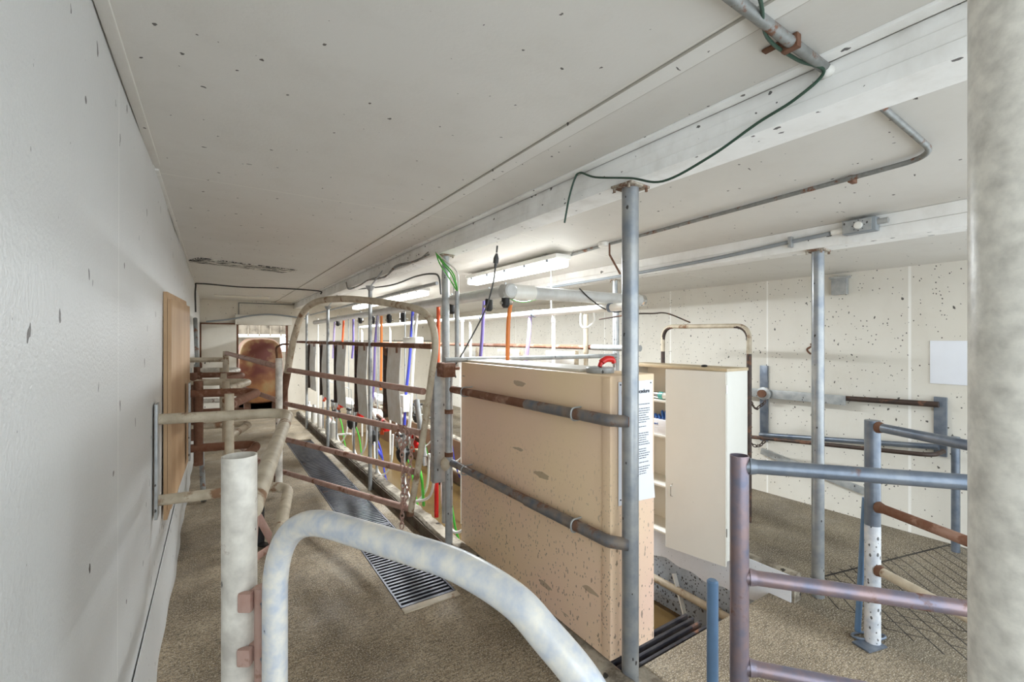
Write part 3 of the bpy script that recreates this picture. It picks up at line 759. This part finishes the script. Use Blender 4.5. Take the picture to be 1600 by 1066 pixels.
# white drop pipes to the second line
for i, (px, X) in enumerate([(865, 3.06), (735, 3.06), (722, 2.7), (610, 3.06), (566, 3.06), (497, 2.2)]):
    a = at_x(px, 498, X); b = MB().tube([(X, a.y, 2.16 if X > 3 else a.z), (X, a.y, -.55)], .020, 10).tube([(X, a.y, a.z-.04), (X, a.y, a.z)], .026, 10)
    one('drop_pipe', b, 'pvc_white', ['white pipe dropping behind the middle of the pinkish box', 'pale pipe dropping behind the far end of the pinkish box, right of a thinner one', 'thinner pale pipe dropping behind the far end of the pinkish box', 'pale drop pipe beyond the orange and violet hoses', 'pale drop pipe beyond the nearest gate-side grey post', 'pale drop pipe at the far end of the row of panels'][i], 'pipe')

# ================================================================== OVERHEAD LINES
t = thing('vacuum_line', (2.0, 3.13, 2.24), 'thick grey overhead pipe turning towards the tall steel post', 'pipe')
link('cross_pipe', MB().tube([(1.95, 3.13, 2.24), (3.58, 3.13, 2.24)], .055, 24), 'pvc', t)
link('long_pipe', MB().tube([(2.0, 3.13, 2.24), (2.0, 11.6, 2.24)], .050, 24), 'pvc', t)
link('coupling', MB().tube([(2.05, 3.13, 2.24), (2.26, 3.13, 2.24)], .063, 24), 'pvc_white', t)
link('end_cap', MB().lathe([(.058, 0), (.058, .04), (.045, .05)], (1.99, 3.09, 2.24), 20, (0, -1, 0)), 'pvc', t)
link('end_knob', MB().lathe([(.03, 0), (.058, .02), (.058, .05), (.03, .06)], (3.58, 3.13, 2.24), 20, (1, 0, 0)), 'chrome', t)
t = thing('milk_line', (3.06, 2.75, 2.2), 'white overhead pipe below the thick grey one', 'pipe')
link('long_pipe', MB().tube([(3.06, 2.72, 2.14), (3.06, 11.6, 2.14)], .036, 20), 'pvc_white', t)
for y in (3.0, 4.2, 5.4, 6.6, 7.8): link('clamp', MB().tube([(3.06, y, 2.14), (3.06, y+.03, 2.14)], .043, 16), 'galv_dark', t)
for y in (3.9, 6.3, 8.7): link('hanger', MB().tube([(3.06, y, 2.14), (3.06, y, 2.69)], .008, 6), 'galv', t)
for i, (x, z, r, y0, lb) in enumerate([(1.9, 2.42, .018, 4.3, 'thin grey overhead pipe nearest the main beam'), (2.35, 2.30, .022, 4.0, 'slim pale overhead pipe between the two large ones')]):
    b = MB().tube([(x, y0, z), (x, 11.6, z)], r, 12)
    one('overhead_pipe', b, 'galv' if i == 0 else 'pvc_white', lb, 'pipe')
# black valves hanging from the lines
for i, (px, py, X) in enumerate([(764, 474, 2.0), (790, 468, 2.0), (630, 495, 2.0), (608, 497, 2.0), (582, 499, 2.0), (563, 499, 2.0), (528, 504, 2.0), (706, 480, 2.0)]):
    q = at_x(px, py, X); t = thing('valve', q, ['black valve below the thick grey overhead pipe, leftmost of its pair', 'black valve below the thick grey overhead pipe, rightmost of its pair', 'black valve inside the top right of the big arched gate', 'dark valve hanging under the top bar of the big arched gate', 'black valve above the violet hose', 'black valve left of the violet hose, near the grey curb post', 'farthest black valve under the overhead pipes', 'black valve between the two uprights of the main beam'][i], 'valve', 'valves under the overhead lines')
    link('body', MB().lathe([(.02, -.07), (.035, -.05), (.035, .03), (.02, .05)], q, 12), 'black', t)
    link('fitting', MB().tube([q + Vector((-.05, 0, -.03)), q + Vector((.06, 0, -.03))], .014, 8).tube([q, q + Vector((0, 0, .14))], .010, 8), 'chrome', t)

# fluorescent fixtures
def zceil(x): return ZC if x < 1.9 else (ZC - (x-1.9)/1.72*.16 if x < 3.62 else 2.64 - (x-3.62)/2.05*.095)
def fixture(y0, y1, label, x=2.84, z=2.63, k=1.0):
    t = thing('ceiling_light', (x, (y0+y1)/2, z), label, 'light', 'fluorescent lights over the pit')
    link('housing', MB().box((x-.10, y0, z), (x+.10, y1, z+.05), .018), 'white', t)
    link('diffuser', MB().box((x-.088, y0+.02, z-.075), (x+.088, y1-.02, z-.001), .03), 'lit', t)
    for k in range(5):
        for s in (-1, 1):
            yy = y0 + .15 + (y1-y0-.3)*k/4; link('clip', MB().box((x+s*.09-.006, yy-.015, z-.02), (x+s*.09+.006, yy+.015, z+.02), .002), 'galv_dark', t)
    for yy in (y0+.3, y1-.3): link('mount', MB().box((x-.02, yy-.03, z+.05), (x+.02, yy+.03, zceil(x)-.002)), 'galv', t)
    la = bpy.data.lights.new('tube_light', 'AREA'); la.shape = 'RECTANGLE'; la.size = .12; la.size_y = y1-y0-.05
    la.energy = LAMP_W * k; la.color = (.88, .95, 1.0); lo = bpy.data.objects.new('tube_light', la); C.objects.link(lo)
    lo.parent = t; lo.location = (0, 0, -.082); return t
fixture(3.42, 5.3, 'lit fluorescent light nearest the viewer, above the thick grey pipe')
fixture(6.9, 8.8, 'lit fluorescent light farther along, just above the big arched gate')

fixture(9.6, 11.2, 'added fluorescent light brightening the far end of the pit')  # extra fixture, added to brighten the deep end

# ceiling conduit with junction boxes
def cz(x, y, dz=.02): return Vector((x, y, zceil(x) - dz))
t = thing('ceiling_conduit', (2.85, .7, 2.7), 'rust-spotted conduit bent round a corner on the right ceiling', 'conduit')
link('pipe', MB().tube(fillet([cz(1.93, .70), cz(2.78, .68), cz(2.90, 2.7), cz(2.93, 3.4)], .14, 10), .0125, 14), 'conduit', t)
for q in (cz(2.83, 1.03, .018),): link('strap', MB().box(q - Vector((.03, .012, .018)), q + Vector((.03, .012, .016)), .003), 'rust', t)
b = MB().tube([cz(2.90, 2.72), cz(3.0, 4.2, .03)], .010, 8); link('pipe_end', b, 'conduit', t)
q = cz(2.90, 2.93, .0); b = MB().lathe([(.055, 0), (.055, -.035), (.045, -.04)], q, 24)
one('junction_box', b, 'white', 'round white junction box on the ceiling left of the tall steel post', 'junction box')
t = thing('ceiling_conduit', (1.4, .71, 2.79), 'grey conduit crossing the ceiling to the main beam at top right', 'conduit')
link('pipe', MB().tube([(.9, .70, 2.775), (1.755, .715, 2.775)], .017, 14), 'conduit', t)
link('end_fitting', MB().sphere((1.757, .715, 2.765), .026, (1, 1, .9)), 'white', t)
link('strap', MB().box((1.50, .69, 2.755), (1.525, .74, 2.798), .003).box((1.50, .74, 2.79), (1.525, .80, 2.798), .002), 'rust', t)
# green cord
P = [(.9, .64, 2.782), (1.2, .655, 2.775), (1.40, .73, 2.765), (1.6, .735, 2.765), (1.725, .71, 2.755), (1.722, .80, 2.70), (1.715, .93, 2.665), (1.705, 1.12, 2.60), (1.70, 1.35, 2.565), (1.71, 1.55, 2.64), (1.715, 1.80, 2.72), (1.72, 1.93, 2.785), (1.715, 1.97, 2.76), (1.70, 2.0, 2.66), (1.69, 2.03, 2.52)]
one('cord', MB().tube(spline(P, 8), .0055, 8), 'green_cord', 'dark green cord drooping along the main beam', 'cord')
# tangled wires on the beam
P1 = [at_x(670, 398, 1.72), at_x(655, 405, 1.725), at_x(640, 411, 1.725), at_x(618, 418, 1.73), at_x(605, 430, 1.725), at_x(590, 436, 1.73), at_x(575, 438, 1.72), at_x(562, 446, 1.725), at_x(545, 452, 1.72), at_x(541, 441, 1.715)]
b = MB().tube(spline(P1, 6), .009, 8).tube(spline([v + Vector((-.01, .04*math.sin(i*2), .02*math.cos(i*2.4))) for i, v in enumerate(P1)], 6), .006, 6)
one('wires', b, 'conduit', 'tangled old wires stapled along the main beam', 'wires')
t = thing('wire_bundle', at_x(680, 394, 1.72), 'green and white wires running from the main beam into a grey pipe', 'wires')
for k, m in ((0, 'green'), (.012, 'green'), (.03, 'white'), (.018, 'green')):
    link('wire', MB().tube(spline([at_x(681, 394, 1.72), at_x(687 + k*350, 412 - k*100, 1.715), at_x(700 + k*480, 432 - k*200, 1.75), at_x(714 + k*80, 455, 1.80)], 8), .006, 6), m, t)
b = MB().tube([at_x(714, 455, 1.80), at_x(714, 573, 1.80)], .020, 14)
one('upright_pipe', b, 'galv', 'slimmer grey pipe with green wires entering its top, right of the galvanised post', 'pipe')
# hanging plug lead
t = thing('extension_lead', at_x(776, 385, 1.86), 'cable with a dark plug hanging from the main beam over the pinkish box', 'cable')
link('cable', MB().tube(spline([at_x(777, 384, 1.86), at_x(776, 395, 1.86)], 4), .007, 8), 'dkgrey', t)
a = at_x(776, 396, 1.86); c_ = at_x(774, 418, 1.86)
link('plug', MB().tube([a, a.lerp(c_, .35), a.lerp(c_, .7), a.lerp(c_, .72), c_], [.008, .022, .022, .012, .012], 12), 'dkgrey', t)
link('cable', MB().tube(spline([c_, at_x(770, 445, 1.85), at_x(758, 485, 1.82), at_x(735, 530, 1.78), at_x(717, 562, 1.74), at_x(709, 575, 1.71), at_x(712, 590, 1.70)], 8), .0065, 8), 'dkgrey', t)
P = [at_x(560, 452, 1.95), at_x(610, 446, 1.95), at_x(650, 432, 1.95), at_x(676, 428, 1.95), at_x(686, 434, 1.95), at_x(689, 460, 1.95)]
one('cable', MB().tube(spline(P, 8), .010, 8), 'dkgrey', 'dark hose arching under the main beam left of the galvanised post', 'cable')
one('cable', MB().tube(spline([(2.72, 3.06, 2.30), (2.85, 3.07, 2.22), (3.0, 3.06, 2.14), (3.1, 3.0, 2.10), (3.2, 2.95, 2.12)], 8), .006, 8), 'black', 'black cord slung over the thick grey overhead pipe', 'cable')
one('hose', MB().tube(spline([at_x(782, 455, 2.0), at_x(800, 468, 2.1), at_x(818, 472, 2.3), at_x(838, 468, 2.5)], 8), .006, 8), 'green', 'thin green tube drooping below the thick grey overhead pipe', 'hose')
one('hose', MB().tube(spline([(3.05, 3.4, 2.16), (3.04, 3.40, 2.0), (3.05, 3.34, 1.96), (3.1, 3.28, 2.02), (3.07, 3.26, 2.14)], 8), .010, 8), 'white', 'small white hose loop under the white overhead pipe', 'hose')
one('rope', MB().tube([cz(2.90, 2.87, .02), cz(2.89, 2.86, .12), at_x(969, 428, 2.88)], .009, 6), 'rust', 'frayed brown rope hanging left of the tall steel post', 'rope')
# conduit and switch on the second beam
P = [(3.535, 1.42, 2.575), (3.54, 1.75, 2.56), (3.54, 2.3, 2.53), (3.54, 2.9, 2.515), (3.54, 3.6, 2.505), (3.54, 5.2, 2.50), (3.54, 9, 2.50)]
t = thing('conduit', P[0], 'grey conduit sagging along the second beam from the switch box', 'conduit')
link('pipe', MB().tube(spline(P, 8), .0145, 12), 'conduit_grey', t)
link('clip', MB().box((3.515, 1.66, 2.52), (3.553, 1.685, 2.60), .004), 'galv', t)
c0 = Vector((3.525, 1.235, 2.585))
t = thing('switch_box', c0, 'grey switch box with a round dial on the second beam', 'switch')
link('body', MB().box((3.49, 1.145, 2.54), (3.553, 1.33, 2.63), .006), 'conduit_grey', t)
link('cover', MB().box((3.482, 1.165, 2.547), (3.49, 1.325, 2.623), .003), 'galv', t)
link('dial', MB().lathe([(.024, 0), (.022, .012), (.010, .014)], (3.482, 1.235, 2.585), 18, (-1, 0, 0)), 'white', t)
b = MB()
for k in range(8):
    a = k*PI/4; b.box((3.479, 1.235+.033*math.cos(a)-.0025, 2.585+.033*math.sin(a)-.0025), (3.483, 1.235+.033*math.cos(a)+.0025, 2.585+.033*math.sin(a)+.0025))
link('dial_marks', b, 'ink', t)
link('connector', MB().tube([(3.52, 1.33, 2.575), (3.52, 1.40, 2.575)], .018, 14), 'white', t)
link('connector', MB().tube([(3.52, 1.09, 2.595), (3.52, 1.145, 2.595)], .018, 14), 'galv', t)
one('wire', MB().tube(spline([at_x(936, 499, 3.40), at_x(990, 491, 3.6), at_x(1020, 490, 3.9), at_x(1043, 490, 4.2), at_x(1078, 504, 4.53)], 8), .008, 8), 'dark_rail', 'thin brown wire running to the arched rail behind the cabinet', 'wire')
one('crossbar', MB().tube([(1.60, 3.46, 1.675), (3.56, 3.40, 1.675)], .022, 14), 'galv', 'grey crossbar spanning the pit just behind the pinkish box', 'rail')

# right-hand stall line (behind the box)
t = thing('top_rail', (3.44, 3.7, 1.76), 'rusty rail behind the red hook on the right side of the pit', 'rail')
link('bar', MB().tube([(3.44, 3.2, 1.76), (3.44, 11.5, 1.76)], .026, 12), 'rust_pipe', t)
link('sleeve', MB().tube([(3.44, 3.0, 1.76), (3.44, 3.66, 1.76)], .032, 12), 'galv', t)
for i, (y0, y1) in enumerate([(3.9, 4.45), (5.0, 5.6), (6.2, 6.8), (7.4, 8.0)]):
    t = thing('splash_panel', (3.42, y0, .92), ['pale splash panel just above the pinkish box near its red hook', 'second pale splash panel above the pinkish box from its red hook', 'third pale splash panel above the far part of the pinkish box', 'farthest pale splash panel on the right side of the pit'][i], 'panel', 'splash panels on the right side')
    link('sheet', MB().grid(lambda u, v: Vector((3.41 - .04*math.sin(PI*u), y0 + (y1-y0)*u, .95 + .76*v)), 10, 3, .006), 'panel', t)
    link('edge_bar', MB().box((3.38, y0-.03, .95), (3.43, y0-.005, 1.72), .004), 'tan_pipe', t)

# ================================================================== THE PINKISH BOX
BX0, BX1, BY0, BY1, BZ0, BZ1 = 1.745, 2.09, 1.72, 3.45, .15, 1.655
t = thing('equipment_box', (1.9, 2.6, BZ0), 'long pinkish painted box partition between the curb and the pit', 'box')
link('casing', MB().box((BX0, BY0, BZ0), (BX1, BY1, BZ1), .006), 'box', t)
link('corner_strip', MB().box((BX0-.006, BY0-.004, BZ0+.01), (BX0+.004, BY0+.055, BZ1-.01), .002), 'box', t)
link('top_lip', MB().box((BX0+.05, BY0+.3, BZ1), (BX1, BY1, BZ1+.018), .004), 'far_board', t)
t = thing('round_cover', (1.86, 1.90, BZ1), 'round galvanised lid on top of the pinkish box', 'lid')
link('disc', MB().lathe([(.078, 0), (.08, .006), (.08, .028), (.074, .033), (.06, .030)], (1.865, 1.92, BZ1+.001), 32), 'galv', t)
t = thing('hook', (1.9, 1.93, BZ1+.03), 'red curved plastic hook on the round galvanised lid', 'hook')
link('hook_body', MB().tube(spline([(1.87, 1.93, BZ1+.035), (1.885, 1.93, BZ1+.06), (1.92, 1.925, BZ1+.078), (1.965, 1.92, BZ1+.074), (1.975, 1.92, BZ1+.055)], 8), [.013]*8+[.019]*8+[.019]*8+[.014]*9, 14), 'red', t)
# poster on the near end
t = thing('notice', (1.93, BY0-.003, 1.0), 'long white printed sheet pinned on the near end of the pinkish box', 'paper')
def pap(u, v):
    return Vector((1.80 + .272*u, BY0 - .003 - .018*max(0, (u-.55))*max(0, .25-v)*8, 1.635 - (.66 + .0*u)*(1-v) - .015))
link('sheet', MB().grid(lambda u, v: pap(u, v), 14, 24, .0012), 'paper', t)
text_mesh('title', 'Milking Procedure', .030, 'ink', t, (1.822, BY0-.0062, 1.552), (1, 0, 0), (0, 0, 1), .0007)
b = MB(); rnd = random.Random(5); z = 1.50
while z > 1.08:
    x = 1.83
    end = 2.045 - rnd.choice((0, 0, .01, .03, .09))
    while x < end:
        wl = rnd.uniform(.008, .022); b.box((x, BY0-.0062, z), (min(x+wl, end), BY0-.0050, z+.0035)); x += wl + .004
    z -= .0125 if rnd.random() > .16 else .024
link('text_lines', b, 'ink', t)
b = MB()
for x, z in ((1.815, 1.605), (2.055, 1.605), (1.815, .99), (2.055, 1.02)): b.lathe([(.004, 0), (.004, .003)], (x, BY0-.004, z), 8, (0, -1, 0))
link('pins', b, 'ink', t)
# rails in front of the box
for z, lb in ((1.428, 'upper rusty tube running along the face of the pinkish box'), (.80, 'lower worn tube running along the face of the pinkish box')):
    t = thing('guard_tube', (1.68, 2.6, z), lb, 'rail')
    link('tube', MB().tube(fillet([(1.672, 3.52, z+(.0 if z > 1 else .01)), (1.711, 1.70, z), (1.775, 1.618, z)], .03), .029, 24), 'rust_pipe' if z > 1 else 'guard', t)
    link('sleeve', MB().tube(fillet([(1.6955, 2.42, z), (1.711, 1.70, z), (1.773, 1.620, z)], .03), .0315, 24), 'guard', t)
    for y in (1.95, 3.25):
        x = 1.712 - (y-1.63)*.0212
        b = MB().tube(fillet([(BX0, y, z+.036), (x-.036, y, z+.036), (x-.036, y, z-.036), (BX0, y, z-.036)], .033, 6), .005, 8); link('u_bolt', b, 'galv', t)
# pit-edge grate and pipe
for i, y in enumerate((1.80, 1.85, 1.90, 1.95)):
    pass
t = thing('pit_grate', (2.3, 1.86, -.04), 'open grate of long dark bars at the near end of the pit', 'grate')
for y in (1.775, 1.825, 1.875, 1.925): link('bar', MB().box((1.90, y-.010, -.045), (2.67, y+.010, -.005), .003), 'mesh_dark', t)
for x in (1.95, 2.3, 2.62): link('cross_piece', MB().box((x-.01, 1.765, -.06), (x+.01, 1.935, -.035)), 'rust', t)
one('pit_pipe', MB().tube([(3.33, 1.76, -.31), (3.33, 9, -.31)], .032, 16).tube([(3.33, 2.10, -.31), (3.33, 2.18, -.31)], .038, 16), 'tan_pipe', 'cream pipe running along the right pit wall', 'pipe')
one('strap', MB().bar((3.36, 2.55, -.2), (3.28, 2.35, -.54), .045, .01, (0, 1, 0)), 'white', 'white plastic strip hanging against the right pit wall', 'strip')
b = MB(); rnd = random.Random(9)
b.box((1.80, 1.55, -.3), (2.02, 1.74, .01)); 
for k in range(16): b.sphere((1.86+rnd.uniform(-.09, .14), 1.57+rnd.uniform(-.08, .12), .0), rnd.uniform(.025, .06), (1, 1, .6), 8)
one('rubble', b, 'curb', 'lump of broken concrete at the foot of the tall steel post', 'rubble')

# drain grates in the left lane
ys = [3.03, 4.52, 6.0, 7.5, 8.97]
for i in range(4):
    y0, y1 = ys[i] + .004, ys[i+1] - .004
    lb = ['drain grate nearest the viewer in the left lane', 'second drain grate of the left lane', 'third drain grate of the left lane', 'farthest drain grate of the left lane'][i]
    t = thing('drain_grate', (1.28, y0, -.04), lb, 'grate', 'drain grates in the left lane')
    b = MB(); n = int((y1-y0)/.046)
    for k in range(n):
        y = y0 + (y1-y0)*(k+.5)/n; b.box((1.085, y-.010, -.04), (1.475, y+.010, -.004))
    link('slats', b, 'mesh_dark', t)
    b = MB().box((1.075, y0, -.05), (1.087, y1, 0.002)).box((1.473, y0, -.05), (1.485, y1, .002)).box((1.087, y0, -.05), (1.473, y0+.012, .001)).box((1.087, y1-.012, -.05), (1.473, y1, .001))
    link('frame', b, 'mesh_dark', t)
one('kerb_piece', MB().box((1.07, 2.955, -.02), (1.49, 3.02, .008), .006), 'tan_pipe', 'pale metal edge strip at the near end of the drain', 'edge strip')

# ================================================================== CABINET
CX0, CX1, CY0, CY1, CZ0, CZ1 = 3.15, 3.42, 1.93, 2.90, .215, 2.08
CX0 = 3.15
t = thing('cabinet', (CX0, CY0, CZ0), 'tall white cabinet with its door ajar over the right curb', 'cabinet')
b = MB()
b.box((CX0, CY0, CZ0), (CX1, CY0+.018, 1.61+.0), .002)
b.box((CX0, CY1-.018, CZ0), (CX1, CY1, 1.61), .002)
b.box((CX1-.012, CY0+.018, CZ0), (CX1, CY1-.018, 1.61), .002)
b.box((CX0, CY0+.018, CZ0), (CX1-.012, CY1-.018, CZ0+.018), .002)
link('carcass', b, 'cabinet', t)
link('top', MB().box((CX0-.012, CY0-.006, 1.61), (CX1+.004, CY1+.004, 1.632), .002), 'cabinet_top', t, label='tan top board')
for z in (1.315, 1.02, .60): link('shelf', MB().box((CX0+.01, CY0+.018, z), (CX1-.012, CY1-.018, z+.018), .001), 'cabinet', t)
h = Vector((CX0-.002, CY0, 0)); e = Vector((3.055, 2.385, 0)); dv = (e - h); dl = dv.length; dn = dv.normalized(); nr = Vector((-dn.y, dn.x, 0))
if nr.x > 0: nr = -nr
dr = link('door', MB().bar(h + dn*.002 + nr*.012 + Vector((0, 0, (CZ0+1.605)/2-.015)), e + nr*.012 + Vector((0, 0, (CZ0+1.605)/2-.015)), .018, 1.605-CZ0+.03), 'cabinet', t)
hp = h + dn*(dl-.055) + nr*.020
b = MB().tube(fillet([hp + Vector((0, 0, .60)), hp + nr*.03 + Vector((0, 0, .61)), hp + nr*.03 + Vector((0, 0, .69)), hp + Vector((0, 0, .70))], .025), .0045, 8)
link('handle', b, 'chrome', dr, label='small chrome handle')
for z in (.4, 1.45): link('hinge', MB().tube([h + nr*.01 + Vector((0, 0, z)), h + nr*.01 + Vector((0, 0, z+.06))], .006, 8), 'chrome', t)
one('pebble', MB().sphere((3.2, 2.15, 1.641), .02, (1.6, 1, .5)), 'black', 'small dark lump lying on top of the white cabinet', 'lump')
# contents
t = thing('bottle', (3.24, 2.62, 1.334), 'chrome and teal bottle lying on the upper cabinet shelf', 'bottle')
link('barrel', MB().tube([(3.21, 2.58, 1.366), (3.22, 2.74, 1.366)], .030, 16), 'chrome', t)
link('teal_band', MB().tube([(3.209, 2.535, 1.366), (3.2105, 2.58, 1.366)], .032, 16), 'teal', t)
link('white_cap', MB().tube([(3.208, 2.48, 1.366), (3.209, 2.535, 1.366)], [.02, .03], 16), 'white', t)
t = thing('carton', (3.2, 2.6, 1.038), 'white carton with blue lettering on the cabinet shelf', 'box')
link('box_body', MB().box((3.17, 2.42, 1.038), (3.30, 2.84, 1.165), .003), 'paper', t)
for s_, sz, o_ in (('ers', .035, (3.1685, 2.715, 1.065)), ('Towel', .024, (3.1685, 2.63, 1.12))):
    text_mesh('lettering', s_, sz, 'blueink', t, o_, (0, -1, 0), (0, 0, 1), .001)
b = MB(); rnd = random.Random(2)
for k in range(9):
    y = 2.50 + k*.035; b.tube(spline([(3.2, y, 1.172), (3.21, y+.02, 1.172+rnd.uniform(.02, .06)), (3.24, y+.04, 1.175)], 5), .012, 8)
one('packet', b, 'blueink', 'crumpled blue and white packet on top of the white carton', 'packet')

# ================================================================== RIGHT LANE
t = thing('arched_rail', (4.55, 2.55, .3), 'brown arched rail standing behind the white cabinet', 'rail')
pr = fillet([(4.56, 3.62, 0), (4.56, 3.62, 2.0), (4.53, 2.54, 1.985), (4.53, 2.54, 0)], .17, 10)
link('tube', MB().tube(pr, .024, 16), 'dark_rail' , t)
link('arch_sleeve', MB().tube(fillet([(4.56, 3.62, 1.7), (4.56, 3.62, 2.0), (4.53, 2.54, 1.985), (4.53, 2.54, 1.7)], .17, 10), .0245, 16), 'tan_pipe', t)
t = thing('wall_rail', (5.5, 2.1, .7), 'long two-bar rail with end plates on the right wall', 'rail')
for (x0, y, z0, z1) in ((5.535, 2.93, .62, 1.53), (5.535, 1.335, .78, 1.32)):
    link('wall_plate', MB().box((XR-.03, y-.045, z0), (XR-.002, y+.045, z1), .004), 'galv_dark', t)
link('bar', MB().tube([(5.5, 2.95, 1.205), (5.5, 1.335, 1.255)], .027, 14), 'dark_rail', t)
link('bar', MB().tube([(5.5, 2.95, .70), (5.5, 1.335, .87)], .027, 14), 'galv_dark', t)
link('sleeve', MB().bar((5.46, 3.3, 1.20), (5.46, 2.05, 1.215), .03, .10), 'galv', t)
link('pivot', MB().lathe([(.075, -.01), (.075, .02), (.05, .03)], (5.42, 2.86, 1.21), 20, (-1, 0, 0)), 'galv', t)
link('pivot_pin', MB().lathe([(.045, 0), (.045, .05)], (5.40, 2.86, 1.21), 16, (-1, 0, 0)), 'rust', t)
t = thing('drop_bar', (5.2, 2.9, .7), 'dark rusty U-shaped bar in front of the right wall rail', 'bar')
link('bar', MB().tube(fillet([(5.45, 3.10, .72), (5.22, 3.06, .70), (5.22, 1.30, .84), (5.48, 1.30, .84)], .12), .020, 12), 'dark_rail', t)
link('pin', MB().tube([(5.3, 2.98, .70), (5.32, 3.0, 1.20)], .022, 10), 'dark_rail', t)
t = one('low_bar', MB().bar((5.53, 2.95, .50), (5.53, 1.9, .30), .04, .07), 'galv', 'flat grey bar sloping low in front of the right wall', 'bar')
t = thing('chain', at_x(1172, 627, 5.0), 'dark chain looped beside the right edge of the white cabinet', 'chain')
for q in ([(1172, 627), (1171, 650), (1172, 688)], [(1172, 627), (1180, 638), (1186, 636), (1196, 628)], [(1172, 691), (1180, 697), (1188, 696), (1195, 689)]):
    link('chain_length', MB().chain([at_x(x, y, 5.1) for x, y in q], .05, .006), 'dark_rail', t)
one('wall_board', MB().box((XR-.012, .55, 1.44), (XR-.001, 1.41, 1.835), .002), 'paper', 'pale blue-white board fixed to the right wall', 'board')
one('outlet_box', MB().box((XR-.06, 2.06, 2.32), (XR-.001, 2.20, 2.50), .004).box((XR-.07, 2.04, 2.49), (XR-.001, 2.22, 2.51), .002), 'galv', 'small galvanised box high on the right wall', 'box')
b = MB().tube(spline([at_x(1267, 537, XR-.006), at_x(1268, 541, XR-.006), at_x(1261, 546, XR-.006), at_x(1265, 552, XR-.006), at_x(1269, 553, XR-.006)], 6), .010, 6)
one('wall_hook', b, 'rust', 'dark rusty S-shaped hook on the right wall left of the grey post', 'hook')
one('wall_post', MB().tube([(5.40, 1.20, 0), (5.40, 1.20, 1.0)], .03, 12), 'galv_dark', 'short grey post against the right wall beside the large pale pipe', 'post')

# near right rail frame (post A)
PA = Vector((1.835, 1.07, 0)); PE = Vector((2.36, .42, 0)); dd = (PE - PA)
t = thing('tube_railing', (PA.x, PA.y, 0), 'foreground railing of purplish tubes right of the tall steel post', 'railing')
link('post', MB().pipe_open(PA, PA + Vector((0, 0, 1.365)), .0365, .004, 32), 'pink_rail', t)
for za, zb_, m, r in ((1.322, 1.325, 'galv_dark', .029), (.862, .862, 'pink_rail', .029), (.487, .49, 'pink_rail', .029)):
    link('rail', MB().tube([PA + Vector((0, 0, za)), PE + Vector((0, 0, zb_))], r, 20), m, t)
    link('weld', MB().tube([PA + dd*.045 + Vector((0, 0, za)), PA + dd*.075 + Vector((0, 0, za))], [r+.006, r+.001], 18), m, t)
link('post', MB().tube([PE, PE + Vector((0, 0, 1.36))], .0365, 20), 'pink_rail', t)
one('standpipe', MB().tube([(1.90, 1.235, 0), (1.90, 1.235, .745), (1.90, 1.235, .752)], [.025, .025, .018], 20), 'blue_pipe', 'blue-grey upright pipe end left of the foreground railing', 'pipe')
# middle right rail frame (post B)
PB = Vector((3.353, 1.116, 0)); PF = Vector((3.05, .44, 0)); dd = PF - PB
t = thing('tube_railing', (PB.x, PB.y, 0), 'farther railing with a speckled white post, behind the foreground railing', 'railing')
link('post', MB().tube([PB, PB + Vector((0, 0, .72))], .041, 28), 'speckled', t, label='white lower half with dark specks')
link('post_upper', MB().tube([PB + Vector((0, 0, .72)), PB + Vector((0, 0, 1.355))], .0408, 28), 'galv_dark', t)
for z, m in ((1.32, 'galv_dark'), (.84, 'rust_pipe'), (.46, 'tan_pipe')):
    link('rail', MB().tube([PB + Vector((0, 0, z)), PF + Vector((0, 0, z))], .027, 18), m, t)
    link('weld', MB().tube([PB + dd*.05 + Vector((0, 0, z)), PB + dd*.09 + Vector((0, 0, z))], [.036, .028], 16), 'rust', t)
link('post', MB().tube([PF, PF + Vector((0, 0, 1.36))], .036, 20), 'galv_dark', t)
b = MB(); c0 = at_z(1357, 994, .015)
ring = [c0 + Vector((.10*math.cos(a)*CS + .035*math.sin(a)*SN, -.10*math.cos(a)*SN*1.0 + .035*math.sin(a)*CS, 0)) for a in [2*PI*k/24 for k in range(25)]]
b.tube(ring, .008, 8, cap=False); b.bar(PB + Vector((-.12, .02, .006)), PB + Vector((.03, -.02, .006)), .10, .010)
link('foot_ring', b, 'galv_dark', t)
one('loose_pipe', MB().tube([at_z(1340, 986, .02), at_d(1352, 778, 2.86)], .017, 14), 'blue_pipe', 'slim blue-grey pipe leaning against the speckled white post', 'pipe')
